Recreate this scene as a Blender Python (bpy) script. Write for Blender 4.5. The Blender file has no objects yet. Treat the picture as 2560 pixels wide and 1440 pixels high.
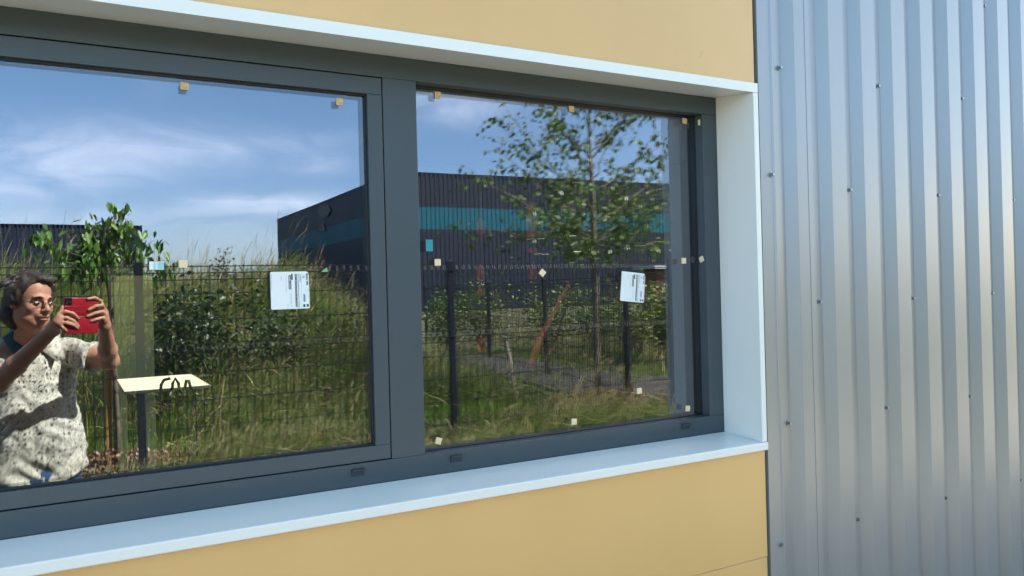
import bpy, bmesh, math, random
import numpy as np
from mathutils import Vector, Matrix, noise as mnoise
random.seed(7); RNG = np.random.default_rng(11)
sc = bpy.context.scene
C = sc.collection
rad = math.radians

# ------------------------------------------------------------------ camera
CAM = Vector((0, -1.85, 1.6)); FPX = 1975.5
YAW, PIT, ROL = -0.512628558, 0.00172240846, 0.0259363174
Mz = Matrix.Rotation(YAW, 3, 'Z') @ Matrix.Rotation(PIT, 3, 'X') @ Matrix.Rotation(ROL, 3, 'Y')
cd = bpy.data.cameras.new('camera'); cam = bpy.data.objects.new('camera', cd); C.objects.link(cam)
rx, fy, uz = Mz @ Vector((1, 0, 0)), Mz @ Vector((0, 1, 0)), Mz @ Vector((0, 0, 1))
rot = Matrix((rx, uz, -fy)).transposed()
cam.matrix_world = Matrix.Translation(CAM) @ rot.to_4x4()
cd.sensor_width = 36; cd.lens = 36 * FPX / 2560
cd.clip_start = 0.05; cd.clip_end = 2000
sc.camera = cam

# ------------------------------------------------------------------ sky, sun, exposure
SUN_EL, SUN_AZ = rad(47), rad(52)
sc.view_settings.view_transform = 'Standard'; sc.view_settings.look = 'None'
sc.view_settings.exposure = 2.58; sc.view_settings.gamma = 1
w = bpy.data.worlds.new('World'); sc.world = w; w.use_nodes = True
nt = w.node_tree; nt.nodes.clear(); N = nt.nodes.new; Lk = nt.links.new
sky = N('ShaderNodeTexSky'); sky.sky_type = 'NISHITA'; sky.sun_disc = False
sky.sun_elevation = SUN_EL; sky.sun_rotation = SUN_AZ; sky.air_density = 1.0; sky.dust_density = 0.6; sky.ozone_density = 2.2
tc = N('ShaderNodeTexCoord')
def math_node(op, a, b=None, c=None):
    m = N('ShaderNodeMath'); m.operation = op
    for i, v in enumerate((a, b, c)):
        if v is None: continue
        if isinstance(v, (int, float)): m.inputs[i].default_value = v
        else: Lk(v, m.inputs[i])
    return m.outputs[0]
sep = N('ShaderNodeSeparateXYZ'); Lk(tc.outputs['Generated'], sep.inputs[0])
X_, Y_, Z_ = sep.outputs
horiz = math_node('MAXIMUM', math_node('SQRT', math_node('ADD', math_node('POWER', X_, 2), math_node('POWER', Y_, 2))), 0.05)
el_ = math_node('DIVIDE', Z_, horiz)
az_ = math_node('ARCTAN2', X_, math_node('MULTIPLY', Y_, -1))     # 0 straight out from the facade
cmb = N('ShaderNodeCombineXYZ'); Lk(az_, cmb.inputs[0]); Lk(el_, cmb.inputs[1])
mp = N('ShaderNodeMapping'); Lk(cmb.outputs[0], mp.inputs[0]); mp.inputs['Scale'].default_value = (3.2, 9, 1); mp.inputs['Rotation'].default_value = (0, 0, .18); mp.inputs['Location'].default_value = (3.1, 1.7, 0)
nz = N('ShaderNodeTexNoise'); nz.noise_dimensions = '2D'; nz.inputs['Scale'].default_value = 1.6; nz.inputs['Detail'].default_value = 7; nz.inputs['Roughness'].default_value = 0.6; nz.inputs['Distortion'].default_value = 1.0
Lk(mp.outputs[0], nz.inputs['Vector'])
def blob(a0, e0, sa, se, amp, tilt=0.0):
    da = math_node('SUBTRACT', az_, a0)
    de = math_node('SUBTRACT', math_node('SUBTRACT', el_, e0), math_node('MULTIPLY', da, tilt))
    q = math_node('ADD', math_node('POWER', math_node('DIVIDE', da, sa), 2), math_node('POWER', math_node('DIVIDE', de, se), 2))
    return math_node('MULTIPLY', math_node('EXPONENT', math_node('MULTIPLY', q, -1)), amp)
blobs = [(0.02, .165, .16, .032, .62, .06), (0.24, .185, .14, .012, .22, .10), (0.21, .112, .09, .013, .60, .02), (0.10, .095, .20, .012, .3, .05),
         (0.44, .235, .07, .022, .5, 0), (-.05, .13, .1, .02, .45, .1), (.28, .16, .04, .015, .3, 0), (.16, .075, .5, .02, .22, 0), (0.62, .26, .05, .012, .2, 0), (1.2, .28, .36, .32, .34, 0)]
tot = None
for b_ in blobs:
    o_ = blob(*b_); tot = o_ if tot is None else math_node('ADD', tot, o_)
fr = N('ShaderNodeMapRange'); Lk(nz.outputs[0], fr.inputs[0]); fr.inputs[1].default_value = .34; fr.inputs[2].default_value = .66
mask = math_node('MULTIPLY', tot, math_node('ADD', math_node('MULTIPLY', fr.outputs[0], 1.0), .12))
gen = N('ShaderNodeMapRange'); Lk(nz.outputs[0], gen.inputs[0]); gen.inputs[1].default_value = .52; gen.inputs[2].default_value = .85; gen.inputs[4].default_value = .45
mask = math_node('MINIMUM', math_node('MAXIMUM', math_node('MULTIPLY', mask, .62), math_node('MULTIPLY', gen.outputs[0], .12)), .85)
mask = math_node('MULTIPLY', mask, math_node('GREATER_THAN', Z_, 0))
hsv = N('ShaderNodeHueSaturation'); Lk(sky.outputs[0], hsv.inputs['Color']); hsv.inputs['Saturation'].default_value = 1.28; hsv.inputs['Value'].default_value = 1.0
mx = N('ShaderNodeMix'); mx.data_type = 'RGBA'; Lk(mask, mx.inputs[0]); tn = N('ShaderNodeVectorMath'); tn.operation = 'MULTIPLY'; Lk(hsv.outputs[0], tn.inputs[0]); tn.inputs[1].default_value = (1.72, 1.20, .86)
mr_ = N('ShaderNodeMapRange'); Lk(el_, mr_.inputs[0]); mr_.inputs[1].default_value = 0.0; mr_.inputs[2].default_value = .45; mr_.interpolation_type = 'SMOOTHSTEP'
out_ = N('ShaderNodeMapRange'); Lk(az_, out_.inputs[0]); out_.inputs[1].default_value = .75; out_.inputs[2].default_value = 1.3; out_.inputs[3].default_value = 1; out_.inputs[4].default_value = 0
lowc = N('ShaderNodeMix'); lowc.data_type = 'RGBA'; Lk(mr_.outputs[0], lowc.inputs[0]); lowc.inputs[6].default_value = (.47, .66, 1.06, 1); lowc.inputs[7].default_value = (1, 1, 1, 1)
lowd = N('ShaderNodeMix'); lowd.data_type = 'RGBA'; Lk(out_.outputs[0], lowd.inputs[0]); lowd.inputs[6].default_value = (1, 1, 1, 1); Lk(lowc.outputs[2], lowd.inputs[7])
tn2 = N('ShaderNodeVectorMath'); tn2.operation = 'MULTIPLY'; Lk(tn.outputs[0], tn2.inputs[0]); Lk(lowd.outputs[2], tn2.inputs[1]); zr = N('ShaderNodeMapRange'); Lk(Z_, zr.inputs[0]); zr.inputs[1].default_value = .35; zr.inputs[2].default_value = .8; zr.interpolation_type = 'SMOOTHSTEP'
zc_ = N('ShaderNodeMix'); zc_.data_type = 'RGBA'; Lk(zr.outputs[0], zc_.inputs[0]); zc_.inputs[6].default_value = (1, 1, 1, 1); zc_.inputs[7].default_value = (1.30, 1.05, .80, 1)
tn3 = N('ShaderNodeVectorMath'); tn3.operation = 'MULTIPLY'; Lk(tn2.outputs[0], tn3.inputs[0]); Lk(zc_.outputs[2], tn3.inputs[1]); Lk(tn3.outputs[0], mx.inputs[6]); mx.inputs[7].default_value = (11.0, 10.6, 10.9, 1)
bg = N('ShaderNodeBackground'); bg.inputs[1].default_value = 0.10; Lk(mx.outputs[2], bg.inputs[0])
wo = N('ShaderNodeOutputWorld'); Lk(bg.outputs[0], wo.inputs[0])

sd = bpy.data.lights.new('sun', 'SUN'); sd.energy = 5.0; sd.angle = rad(.53); sd.color = (1, .93, .80)
sun = bpy.data.objects.new('sun', sd); C.objects.link(sun)
SUNV = Vector((math.sin(SUN_AZ) * math.cos(SUN_EL), math.cos(SUN_AZ) * math.cos(SUN_EL), math.sin(SUN_EL)))
sun.rotation_euler = SUNV.to_track_quat('Z', 'Y').to_euler()
sc.cycles.max_bounces = 12; sc.cycles.transparent_max_bounces = 24; sc.cycles.glossy_bounces = 6
sc.cycles.sample_clamp_indirect = 8
sc.cycles.caustics_reflective = True

# ------------------------------------------------------------------ helpers
YGS, YGF = 0.016, 0.036          # outer glass planes: sash pane, fixed pane
def ray(px, py): return Mz @ Vector(((px - 1280) / FPX, 1, -(py - 720) / FPX))
def G(px, py, Y):                 # point seen directly, Y metres in front of the camera along the wall normal
    d = ray(px, py); return CAM + d * (Y / d.y)
def VR(px, py, Y, yg=YGF):        # point seen in the glass, Y metres of path along the normal
    p = G(px, py, Y); return Vector((p.x, 2 * yg - p.y, p.z))

def tag(o, label=None, cat=None, group=None, kind=None):
    if label: o['label'] = label
    if cat: o['category'] = cat
    if group: o['group'] = group
    if kind: o['kind'] = kind
    return o
def empty(name, loc=(0, 0, 0), label=None, cat=None, group=None):
    o = bpy.data.objects.new(name, None); C.objects.link(o); o.location = loc; o.empty_display_size = .1
    return tag(o, label, cat, group)
def link(name, me, m, parent=None):
    o = bpy.data.objects.new(name, me); C.objects.link(o)
    for k in (m if isinstance(m, (list, tuple)) else [m]): me.materials.append(k)
    if parent:
        o.parent = parent; o.matrix_parent_inverse = Matrix.Translation(parent.location).inverted()
    return o
def npmesh(name, V, F, smooth=False, col=None):
    """V (n,3); F list of arrays (k, m) of polygons with m corners"""
    me = bpy.data.meshes.new(name)
    F = [f for f in F if len(f)]
    nl = sum(f.size for f in F); npoly = sum(len(f) for f in F)
    me.vertices.add(len(V)); me.vertices.foreach_set('co', np.asarray(V, np.float32).ravel())
    me.loops.add(nl); me.loops.foreach_set('vertex_index', np.concatenate([f.ravel() for f in F]).astype(np.int32))
    me.polygons.add(npoly)
    tots = np.concatenate([np.full(len(f), f.shape[1]) for f in F]).astype(np.int32)
    me.polygons.foreach_set('loop_start', np.concatenate([[0], np.cumsum(tots)[:-1]]).astype(np.int32))
    me.polygons.foreach_set('loop_total', tots)
    if smooth: me.polygons.foreach_set('use_smooth', np.ones(npoly, bool))
    if col is not None:
        a = me.color_attributes.new('Col', 'FLOAT_COLOR', 'POINT'); a.data.foreach_set('color', np.asarray(col, np.float32).ravel())
    me.update(calc_edges=True); return me
class MB:
    def __init__(s): s.v = []; s.f = []
    def add(s, v, f):
        n = len(s.v); s.v += [tuple(p) for p in v]; s.f += [tuple(i + n for i in q) for q in f]; return s
    def box(s, a, b, R=None, o=None):
        x0, y0, z0 = a; x1, y1, z1 = b
        v = [Vector(p) for p in ((x0,y0,z0),(x1,y0,z0),(x1,y1,z0),(x0,y1,z0),(x0,y0,z1),(x1,y0,z1),(x1,y1,z1),(x0,y1,z1))]
        if R is not None: v = [R @ p for p in v]
        if o is not None: v = [p + Vector(o) for p in v]
        return s.add(v, [(0,3,2,1),(4,5,6,7),(0,1,5,4),(1,2,6,5),(2,3,7,6),(3,0,4,7)])
    def tube(s, pts, r, n=8, cap=True):
        pts = [Vector(p) for p in pts]; r = r if isinstance(r, (list, tuple)) else [r] * len(pts)
        vs = []; fs = []; up = None
        for i, p in enumerate(pts):
            t = (pts[min(i+1, len(pts)-1)] - pts[max(i-1, 0)]).normalized()
            if up is None: up = t.orthogonal().normalized()
            u = (up - t * up.dot(t)).normalized(); up = u; w_ = t.cross(u)
            for k in range(n):
                a = 2 * math.pi * k / n; vs.append(p + (u * math.cos(a) + w_ * math.sin(a)) * r[i])
        for i in range(len(pts) - 1):
            for k in range(n):
                fs.append((i*n+k, i*n+(k+1) % n, (i+1)*n+(k+1) % n, (i+1)*n+k))
        if cap: fs.append(tuple(range(n))[::-1]); fs.append(tuple((len(pts)-1)*n + k for k in range(n)))
        return s.add(vs, fs)
    def prism(s, prof, x0, x1):       # (y,z) outline extruded along x
        n = len(prof); v = [(x0, y, z) for y, z in prof] + [(x1, y, z) for y, z in prof]
        return s.add(v, [tuple(range(n))[::-1], tuple(range(n, 2*n))] + [(i, (i+1) % n, (i+1) % n + n, i + n) for i in range(n)])
    def build(s, name, m, parent=None, bevel=0, smooth=False, seg=2):
        me = bpy.data.meshes.new(name); me.from_pydata(s.v, [], s.f)
        b = bmesh.new(); b.from_mesh(me); bmesh.ops.recalc_face_normals(b, faces=b.faces); b.to_mesh(me); b.free()
        if smooth:
            for p in me.polygons: p.use_smooth = True
        o = link(name, me, m, parent)
        if bevel:
            q = o.modifiers.new('b', 'BEVEL'); q.width = bevel; q.segments = seg; q.limit_method = 'ANGLE'; q.harden_normals = False
        return o

def mat(name, col=(.5, .5, .5), rough=.5, metal=0, spec=.5, var=0, vscale=5, bump=0, bscale=50, coat=0, stretch=(1, 1, 1), croughness=.1, detail=4):
    m = bpy.data.materials.new(name); m.use_nodes = True; t = m.node_tree; b = t.nodes['Principled BSDF']
    b.inputs['Base Color'].default_value = (*col, 1); b.inputs['Roughness'].default_value = rough; b.inputs['Metallic'].default_value = metal
    b.inputs['Specular IOR Level'].default_value = spec; b.inputs['Coat Weight'].default_value = coat; b.inputs['Coat Roughness'].default_value = croughness
    if var or bump:
        c = t.nodes.new('ShaderNodeTexCoord'); mp = t.nodes.new('ShaderNodeMapping'); mp.inputs['Scale'].default_value = stretch; t.links.new(c.outputs['Object'], mp.inputs[0])
    if var:
        n = t.nodes.new('ShaderNodeTexNoise'); n.inputs['Scale'].default_value = vscale; n.inputs['Detail'].default_value = detail; t.links.new(mp.outputs[0], n.inputs['Vector'])
        r = t.nodes.new('ShaderNodeMapRange'); t.links.new(n.outputs[0], r.inputs[0]); r.inputs[1].default_value = .3; r.inputs[2].default_value = .7; r.inputs[3].default_value = 1 - var; r.inputs[4].default_value = 1 + var
        h = t.nodes.new('ShaderNodeVectorMath'); h.operation = 'SCALE'; h.inputs[0].default_value = col; t.links.new(r.outputs[0], h.inputs['Scale']); t.links.new(h.outputs[0], b.inputs['Base Color'])
        r2 = t.nodes.new('ShaderNodeMapRange'); t.links.new(n.outputs[0], r2.inputs[0]); r2.inputs[3].default_value = max(0, rough - var * .3); r2.inputs[4].default_value = min(1, rough + var * .3); t.links.new(r2.outputs[0], b.inputs['Roughness'])
    if bump:
        n = t.nodes.new('ShaderNodeTexNoise'); n.inputs['Scale'].default_value = bscale; n.inputs['Detail'].default_value = 3; t.links.new(mp.outputs[0], n.inputs['Vector'])
        u = t.nodes.new('ShaderNodeBump'); u.inputs['Strength'].default_value = 1; u.inputs['Distance'].default_value = bump; t.links.new(n.outputs[0], u.inputs['Height']); t.links.new(u.outputs[0], b.inputs['Normal'])
    return m
def glassmat(name, R, tint, trans):
    m = bpy.data.materials.new(name); m.use_nodes = True; t = m.node_tree; t.nodes.clear()
    o = t.nodes.new('ShaderNodeOutputMaterial'); g = t.nodes.new('ShaderNodeBsdfGlossy'); g.inputs['Roughness'].default_value = 0; g.inputs['Color'].default_value = (*tint, 1)
    tr = t.nodes.new('ShaderNodeBsdfTransparent'); tr.inputs[0].default_value = (*trans, 1)
    lw = t.nodes.new('ShaderNodeLayerWeight'); lw.inputs[0].default_value = .5
    mr = t.nodes.new('ShaderNodeMapRange'); t.links.new(lw.outputs['Facing'], mr.inputs[0]); mr.inputs[1].default_value = .15; mr.inputs[2].default_value = 1; mr.inputs[3].default_value = R; mr.inputs[4].default_value = min(1, R * 2.6 + .1)
    mr.interpolation_type = 'SMOOTHSTEP'
    x = t.nodes.new('ShaderNodeMixShader'); t.links.new(mr.outputs[0], x.inputs[0]); t.links.new(tr.outputs[0], x.inputs[1]); t.links.new(g.outputs[0], x.inputs[2]); t.links.new(x.outputs[0], o.inputs[0])
    # float-glass waviness
    c = t.nodes.new('ShaderNodeTexCoord'); n = t.nodes.new('ShaderNodeTexNoise'); n.inputs['Scale'].default_value = 2.2; n.inputs['Detail'].default_value = 1; t.links.new(c.outputs['Object'], n.inputs['Vector'])
    u = t.nodes.new('ShaderNodeBump'); u.inputs['Strength'].default_value = 1; u.inputs['Distance'].default_value = .00025; t.links.new(n.outputs[0], u.inputs['Height']); t.links.new(u.outputs[0], g.inputs['Normal'])
    return m
def attrmat(name, rough=.6, translucent=.3, spec=.3):
    m = bpy.data.materials.new(name); m.use_nodes = True; t = m.node_tree; b = t.nodes['Principled BSDF']
    a = t.nodes.new('ShaderNodeVertexColor'); a.layer_name = 'Col'; t.links.new(a.outputs[0], b.inputs['Base Color']); b.inputs['Roughness'].default_value = rough; b.inputs['Specular IOR Level'].default_value = spec
    if translucent:
        tr = t.nodes.new('ShaderNodeBsdfTranslucent'); t.links.new(a.outputs[0], tr.inputs[0]); x = t.nodes.new('ShaderNodeMixShader'); x.inputs[0].default_value = translucent
        t.links.new(b.outputs[0], x.inputs[1]); t.links.new(tr.outputs[0], x.inputs[2]); t.links.new(x.outputs[0], t.nodes['Material Output'].inputs[0])
    return m

M = dict(
    sand=mat('sand_panel_paint', (.70, .42, .155), .36, spec=.5, var=.05, vscale=1.8, stretch=(1, 1, .3), coat=.35, croughness=.25, bump=.00006, bscale=400),
    white=mat('white_lacquer', (.80, .79, .75), .28, spec=.5, var=.015, vscale=3),
    frame=mat('slate_frame_paint', (.050, .066, .078), .42, spec=.5, var=.04, vscale=4, bump=.00003, bscale=900),
    silver=mat('silver_cladding_paint', (.30, .31, .325), .34, metal=.4, spec=.5, var=.025, vscale=2, stretch=(1, 1, .2), bump=.00015, bscale=3, coat=.3, croughness=.2),
    gasket=mat('black_gasket', (.008, .009, .011), .55),
    dark=mat('dark_void', (.006, .006, .007), .9),
    cap=mat('drain_cap_plastic', (.022, .032, .045), .5),
    steel=mat('screw_steel', (.33, .36, .4), .38, metal=.9),
    cork_backlit=mat('backlit_cork', (.86, .66, .42), .9, var=.06, vscale=160), cork=mat('cork', (.62, .43, .22), .9, var=.18, vscale=160, bump=.0006, bscale=300),  # two tones of one cork, the lighter painted as if backlit
    paper=mat('label_paper', (.80, .82, .82), .5), ink=mat('black_ink', (.02, .025, .035), .6), inkg=mat('grey_ink', (.22, .25, .29), .6),
    teal_lab=mat('teal_label', (.03, .30, .33), .5), green_lab=mat('green_label', (.22, .42, .16), .5), pale_teal=mat('pale_teal_print', (.35, .6, .6), .5),
    fence=mat('anthracite_fence_coating', (.012, .017, .02), .5, spec=.3),
    black=mat('black_post_coating', (.006, .009, .018), .5, spec=.3),
    bark=mat('young_bark', (.20, .175, .13), .85, var=.35, vscale=12, stretch=(1, 1, 4), bump=.004, bscale=30),
    bark2=mat('dark_bark', (.11, .085, .06), .85, var=.3, vscale=25, bump=.003, bscale=40),
    stake=mat('wooden_stake', (.38, .24, .09), .8, var=.2, vscale=20, stretch=(4, 4, .4)),
    oldwood=mat('weathered_wood', (.42, .37, .31), .85, var=.25, vscale=30, stretch=(4, 4, .3)),
    leaf=attrmat('leaf', .42, .25, .5), grass=attrmat('grass', .6, .35, .25), chips=attrmat('bark_chips', .85, 0, .2),
    soil=mat('meadow_soil', (.10, .105, .045), .95, var=.35, vscale=3, bump=.02, bscale=9),
    gravel=mat('gravel', (.24, .22, .18), .95, var=.3, vscale=60, bump=.01, bscale=90),
    dirt=mat('dirt_path', (.055, .048, .046), .95, var=.3, vscale=4, bump=.01, bscale=20),
    clad=mat('dark_blue_cladding', (.008, .015, .034), .5, spec=.4, var=.08, vscale=.4),
    teal=mat('teal_cladding', (.001, .090, .135), .5, spec=.4),
    logo=mat('grey_emblem', (.06, .058, .055), .6), logo_d=mat('dark_emblem', (.03, .03, .035), .6),
    shed=mat('rust_brown_boards', (.14, .055, .03), .8, var=.2, vscale=3), shedroof=mat('pale_roof_sheet', (.5, .52, .55), .5),
    skin=mat('skin', (.46, .23, .15), .5, spec=.4, var=.10, vscale=14, bump=.0008, bscale=60),
    hair_g=mat('grey_hair_strands', (.26, .24, .21), .5), hair=mat('greying_hair', (.040, .030, .023), .6, var=.5, vscale=40, stretch=(1, 3, .5), bump=.004, bscale=55),
    lens=mat('spectacle_rim', (.02, .02, .02), .35), eye=mat('eye_white', (.5, .46, .42), .3), iris=mat('dark_iris', (.03, .02, .015), .2), lip=mat('lips', (.32, .13, .09), .5),
    brow=mat('eyebrow_hair', (.06, .045, .035), .8),
    red=mat('red_phone_case', (.27, .006, .016), .3, coat=.4, bump=.0004, bscale=40), phone=mat('black_phone_glass', (.008, .008, .01), .12),
    jeans=mat('denim', (.03, .075, .17), .85, var=.15, vscale=60), collar=mat('blue_green_collar_lining', (.035, .11, .14), .8), button=mat('shirt_button', (.35, .33, .28), .4),
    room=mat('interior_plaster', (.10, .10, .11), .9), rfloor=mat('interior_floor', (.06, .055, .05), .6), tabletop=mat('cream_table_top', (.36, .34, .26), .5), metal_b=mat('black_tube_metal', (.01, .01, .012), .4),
    yellow=mat('pale_yellow_paint', (.92, .86, .42), .7), orange=mat('orange_paint', (.60, .10, .02), .6), chrome=mat('chrome', (.8, .85, .88), .12, metal=1),
    roof=mat('grey_roof', (.2, .2, .21), .8),
)
def silver_grad(): pass
# shirt: cream cotton with scattered small dark bird-like marks
def shirt_mat():
    m = mat('printed_shirt_cotton', (.5, .5, .42), .85, spec=.2); t = m.node_tree; b = t.nodes['Principled BSDF']
    c = t.nodes.new('ShaderNodeTexCoord'); mp_ = t.nodes.new('ShaderNodeMapping'); mp_.inputs['Scale'].default_value = (46, 46, 40); t.links.new(c.outputs['Object'], mp_.inputs[0])
    n0 = t.nodes.new('ShaderNodeTexNoise'); n0.inputs['Scale'].default_value = 2.6; n0.inputs['Detail'].default_value = 1; t.links.new(mp_.outputs[0], n0.inputs['Vector'])
    ad = t.nodes.new('ShaderNodeVectorMath'); ad.operation = 'MULTIPLY_ADD'; t.links.new(n0.outputs['Color'], ad.inputs[0]); ad.inputs[1].default_value = (.8, .8, .8); t.links.new(mp_.outputs[0], ad.inputs[2])
    v = t.nodes.new('ShaderNodeTexVoronoi'); v.inputs['Scale'].default_value = 1; v.inputs['Randomness'].default_value = .35; t.links.new(ad.outputs[0], v.inputs['Vector'])
    r = t.nodes.new('ShaderNodeValToRGB'); r.color_ramp.elements[0].position = .19; r.color_ramp.elements[0].color = (.05, .06, .06, 1); r.color_ramp.elements[1].position = .30; r.color_ramp.elements[1].color = (1, 1, 1, 1); t.links.new(v.outputs['Distance'], r.inputs[0])
    n = t.nodes.new('ShaderNodeTexNoise'); n.inputs['Scale'].default_value = 2.0; n.inputs['Detail'].default_value = 2; n.inputs['Distortion'].default_value = 1.5; t.links.new(mp_.outputs[0], n.inputs['Vector'])
    r2 = t.nodes.new('ShaderNodeValToRGB'); r2.color_ramp.elements[0].position = .42; r2.color_ramp.elements[0].color = (.27, .28, .22, 1); r2.color_ramp.elements[1].position = .50; r2.color_ramp.elements[1].color = (.62, .61, .52, 1); t.links.new(n.outputs[0], r2.inputs[0])
    x = t.nodes.new('ShaderNodeMix'); x.data_type = 'RGBA'; x.blend_type = 'MULTIPLY'; x.inputs[0].default_value = 1; t.links.new(r2.outputs[0], x.inputs[6]); t.links.new(r.outputs[0], x.inputs[7]); t.links.new(x.outputs[2], b.inputs['Base Color'])
    return m
M['shirt'] = shirt_mat()
M['glass_out'] = glassmat('outer_glass', .11, (.86, .91, 1), (.90, .93, .95))
M['glass_in'] = glassmat('coated_inner_glass', .15, (.84, .90, 1), (.72, .75, .74))

# ================================================================== ground
Zc = 1.6
FG = .33      # level of the meadow beyond the worn strip by the facade
def smooth(a, b, x): t = np.clip((x - a) / (b - a), 0, 1); return t * t * (3 - 2 * t)
def ground_z(x, y):
    Yt = 1.85 - y + 2 * YGF if False else (1.85 + .07 - y)      # path length as seen in the glass
    z = FG * smooth(3.9, 5.2, Yt)
    h = smooth(7.3, 11.5, Yt + .25 * np.sin(x * 1.3)) * (1 - smooth(2.2, 4.6, x - .12 * (Yt - 8))) * (1 - smooth(17, 28, Yt))
    z = z + h * (1.28 + .12 * np.sin(x * 2.1 + 1) + .08 * np.sin(x * 5.3))
    z = z + .04 * np.sin(x * 1.7) * np.sin(y * 1.3) * smooth(4.5, 6, Yt)
    return z
def grid_ground():
    xs = np.concatenate([np.linspace(-300, -14, 12), np.arange(-12, 22, .2), np.linspace(24, 300, 12)])
    ys = np.concatenate([np.linspace(-300, -34, 12), np.arange(-32, 0, .2), np.array([0.0, .15, 3, 8, 30, 120, 300])])
    Xg, Yg = np.meshgrid(xs, ys); Zg = ground_z(Xg, Yg); n, m_ = Xg.shape
    V = np.stack([Xg, Yg, Zg], -1).reshape(-1, 3); I = np.arange(n * m_).reshape(n, m_)
    F = np.stack([I[:-1, :-1], I[:-1, 1:], I[1:, 1:], I[1:, :-1]], -1).reshape(-1, 4)
    return npmesh('ground', V, [F], True)
tag(link('ground', grid_ground(), M['soil']), kind='structure')
def sheet(name, pts, m, dz, res=.25):
    """strip between two edge polylines, draped"""
    V = []; F = []; k = 9
    for i, (a, b) in enumerate(pts):
        for j in range(k):
            p = Vector(a).lerp(Vector(b), j / (k - 1)); V.append((p.x, p.y, float(ground_z(p.x, p.y)) + dz))
    for i in range(len(pts) - 1):
        for j in range(k - 1): F.append((i*k+j, i*k+j+1, (i+1)*k+j+1, (i+1)*k+j))
    return tag(link(name, npmesh(name, np.array(V), [np.array(F)], True), m), kind='structure')
def yr(Yt): return 1.92 - Yt
tag(sheet('gravel_strip', [((x, -.02), (x, -3.6)) for x in np.arange(-12, 20.1, .5)], M['gravel'], .012), kind='structure')
def gpt(px, py):
    q = VR(px, py, 1.0); r_ = ray(px, py); Yt = (FG - Zc) / (r_.z / r_.y); return VR(px, py, Yt)
PATH = [(1000, 868, 905), (1066, 880, 915), (1160, 886, 928), (1250, 895, 945), (1330, 905, 962), (1400, 915, 980), (1480, 928, 990), (1560, 938, 998), (1650, 950, 1006), (1760, 962, 1015)]
PE = [(gpt(x, a), gpt(x, b_)) for x, a, b_ in PATH]
sheet('dirt_path', [(tuple(a), tuple(b_)) for a, b_ in PE], M['dirt'], .03)

# ================================================================== the building
XR = 1.7955; XE = 1.815; YF = -.157
# --- panelled wall
pw = empty('panel_wall', (1.8, -.1, 0), 'sand coloured flat panel wall around the ribbon window', 'wall')
zj = G(1918, 1392, 1.705).z
WL = -6.0
b = MB(); b.box((WL, -.145, Zc + .5965), (XE, -.115, 3.55)); b.build('upper_panel', M['sand'], pw, .002)
b = MB(); b.box((WL, -.145, zj + .0006), (XE + .003, -.115, Zc - .4995)); b.build('lower_panel', M['sand'], pw, .002)
b = MB(); b.box((WL, -.1435, .12), (XE + .003, -.115, zj - .0006)); b.build('bottom_panel', M['sand'], pw, .002)
for pts in (((1752, 131), (1753, 138), (1749, 146)), ((1757, 129), (1754, 133)), ((1712, 162), (1716, 163))):
    b = MB(); b.tube([G(*q, 1.7052) for q in pts], .0006, 4); b.build('scuff_mark', M['inkg'], pw)
b = MB(); b.box((WL, -.112, .0), (1.85, .0, Zc - .503)); b.box((WL, -.112, Zc + .60), (1.85, .0, 3.55)); b.build('backing', M['dark'], pw)
b = MB(); b.box((WL, -.19, 3.552), (XE + .003, .25, 3.60)); b.build('coping', M['silver'], pw, .003)
b = MB(); b.box((WL, -.13, .0), (XE, -.113, .118)); b.build('plinth', M['dark'], pw)

# --- window surround + window
win = empty('ribbon_window', (.7, 0, Zc), 'long slate grey ribbon window in a white metal surround', 'window')
def surround():
    b = MB(); b.prism([(0, Zc + .587), (YF, Zc + .5695), (YF, Zc + .5975), (-.113, Zc + .5995), (-.113, Zc + .600), (0, Zc + .600)], WL, XE)
    b.build('head_flashing', M['white'], win, .003, seg=3)
    b = MB(); b.prism([(0, Zc - .465), (YF - .002, Zc - .4763), (YF - .002, Zc - .5005), (YF + .012, Zc - .5005), (-.113, Zc - .4985), (0, Zc - .485)], WL, XE + .004)
    s = b.build('sill', M['white'], win, .003, seg=3)
    b = MB(); o4 = [(YF, Zc - .4758), (-.0004, Zc - .4648), (-.0004, Zc + .5866), (YF, Zc + .5693)]; b.add([(XR, y, z) for y, z in o4] + [(XR + .0015, y, z) for y, z in o4], [(0, 1, 2, 3), (4, 5, 6, 7), (0, 1, 5, 4), (1, 2, 6, 5), (2, 3, 7, 6), (3, 0, 4, 7)]); b.box((XR + .0016, YF, Zc - .4745), (XE, YF + .0015, Zc + .5685))
    rv = b.build('reveal', M['white'], win, .0006)
    for (px, py, pl) in ((1883, 261, 'r'), (1892, 664, 'r'), (1905, 1078, 'r')):
        d = ray(px, py); p = CAM + d * ((XR - .001) / d.x); q = MB(); q.tube([p, p + Vector((-.0018, 0, 0))], [.0032, .0024], 10); q.build('rivet', M['white'], rv, smooth=False)
    for (px, py) in ((1042, 1201), (1796, 1087)):
        d = ray(px, py); t = (-.468) / d.z; p = CAM + d * t; q = MB(); q.tube([p + Vector((0, 0, -.003)), p + Vector((0, 0, .0022))], [.0045, .003], 10); q.build('rivet', M['white'], s)
surround()
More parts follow.
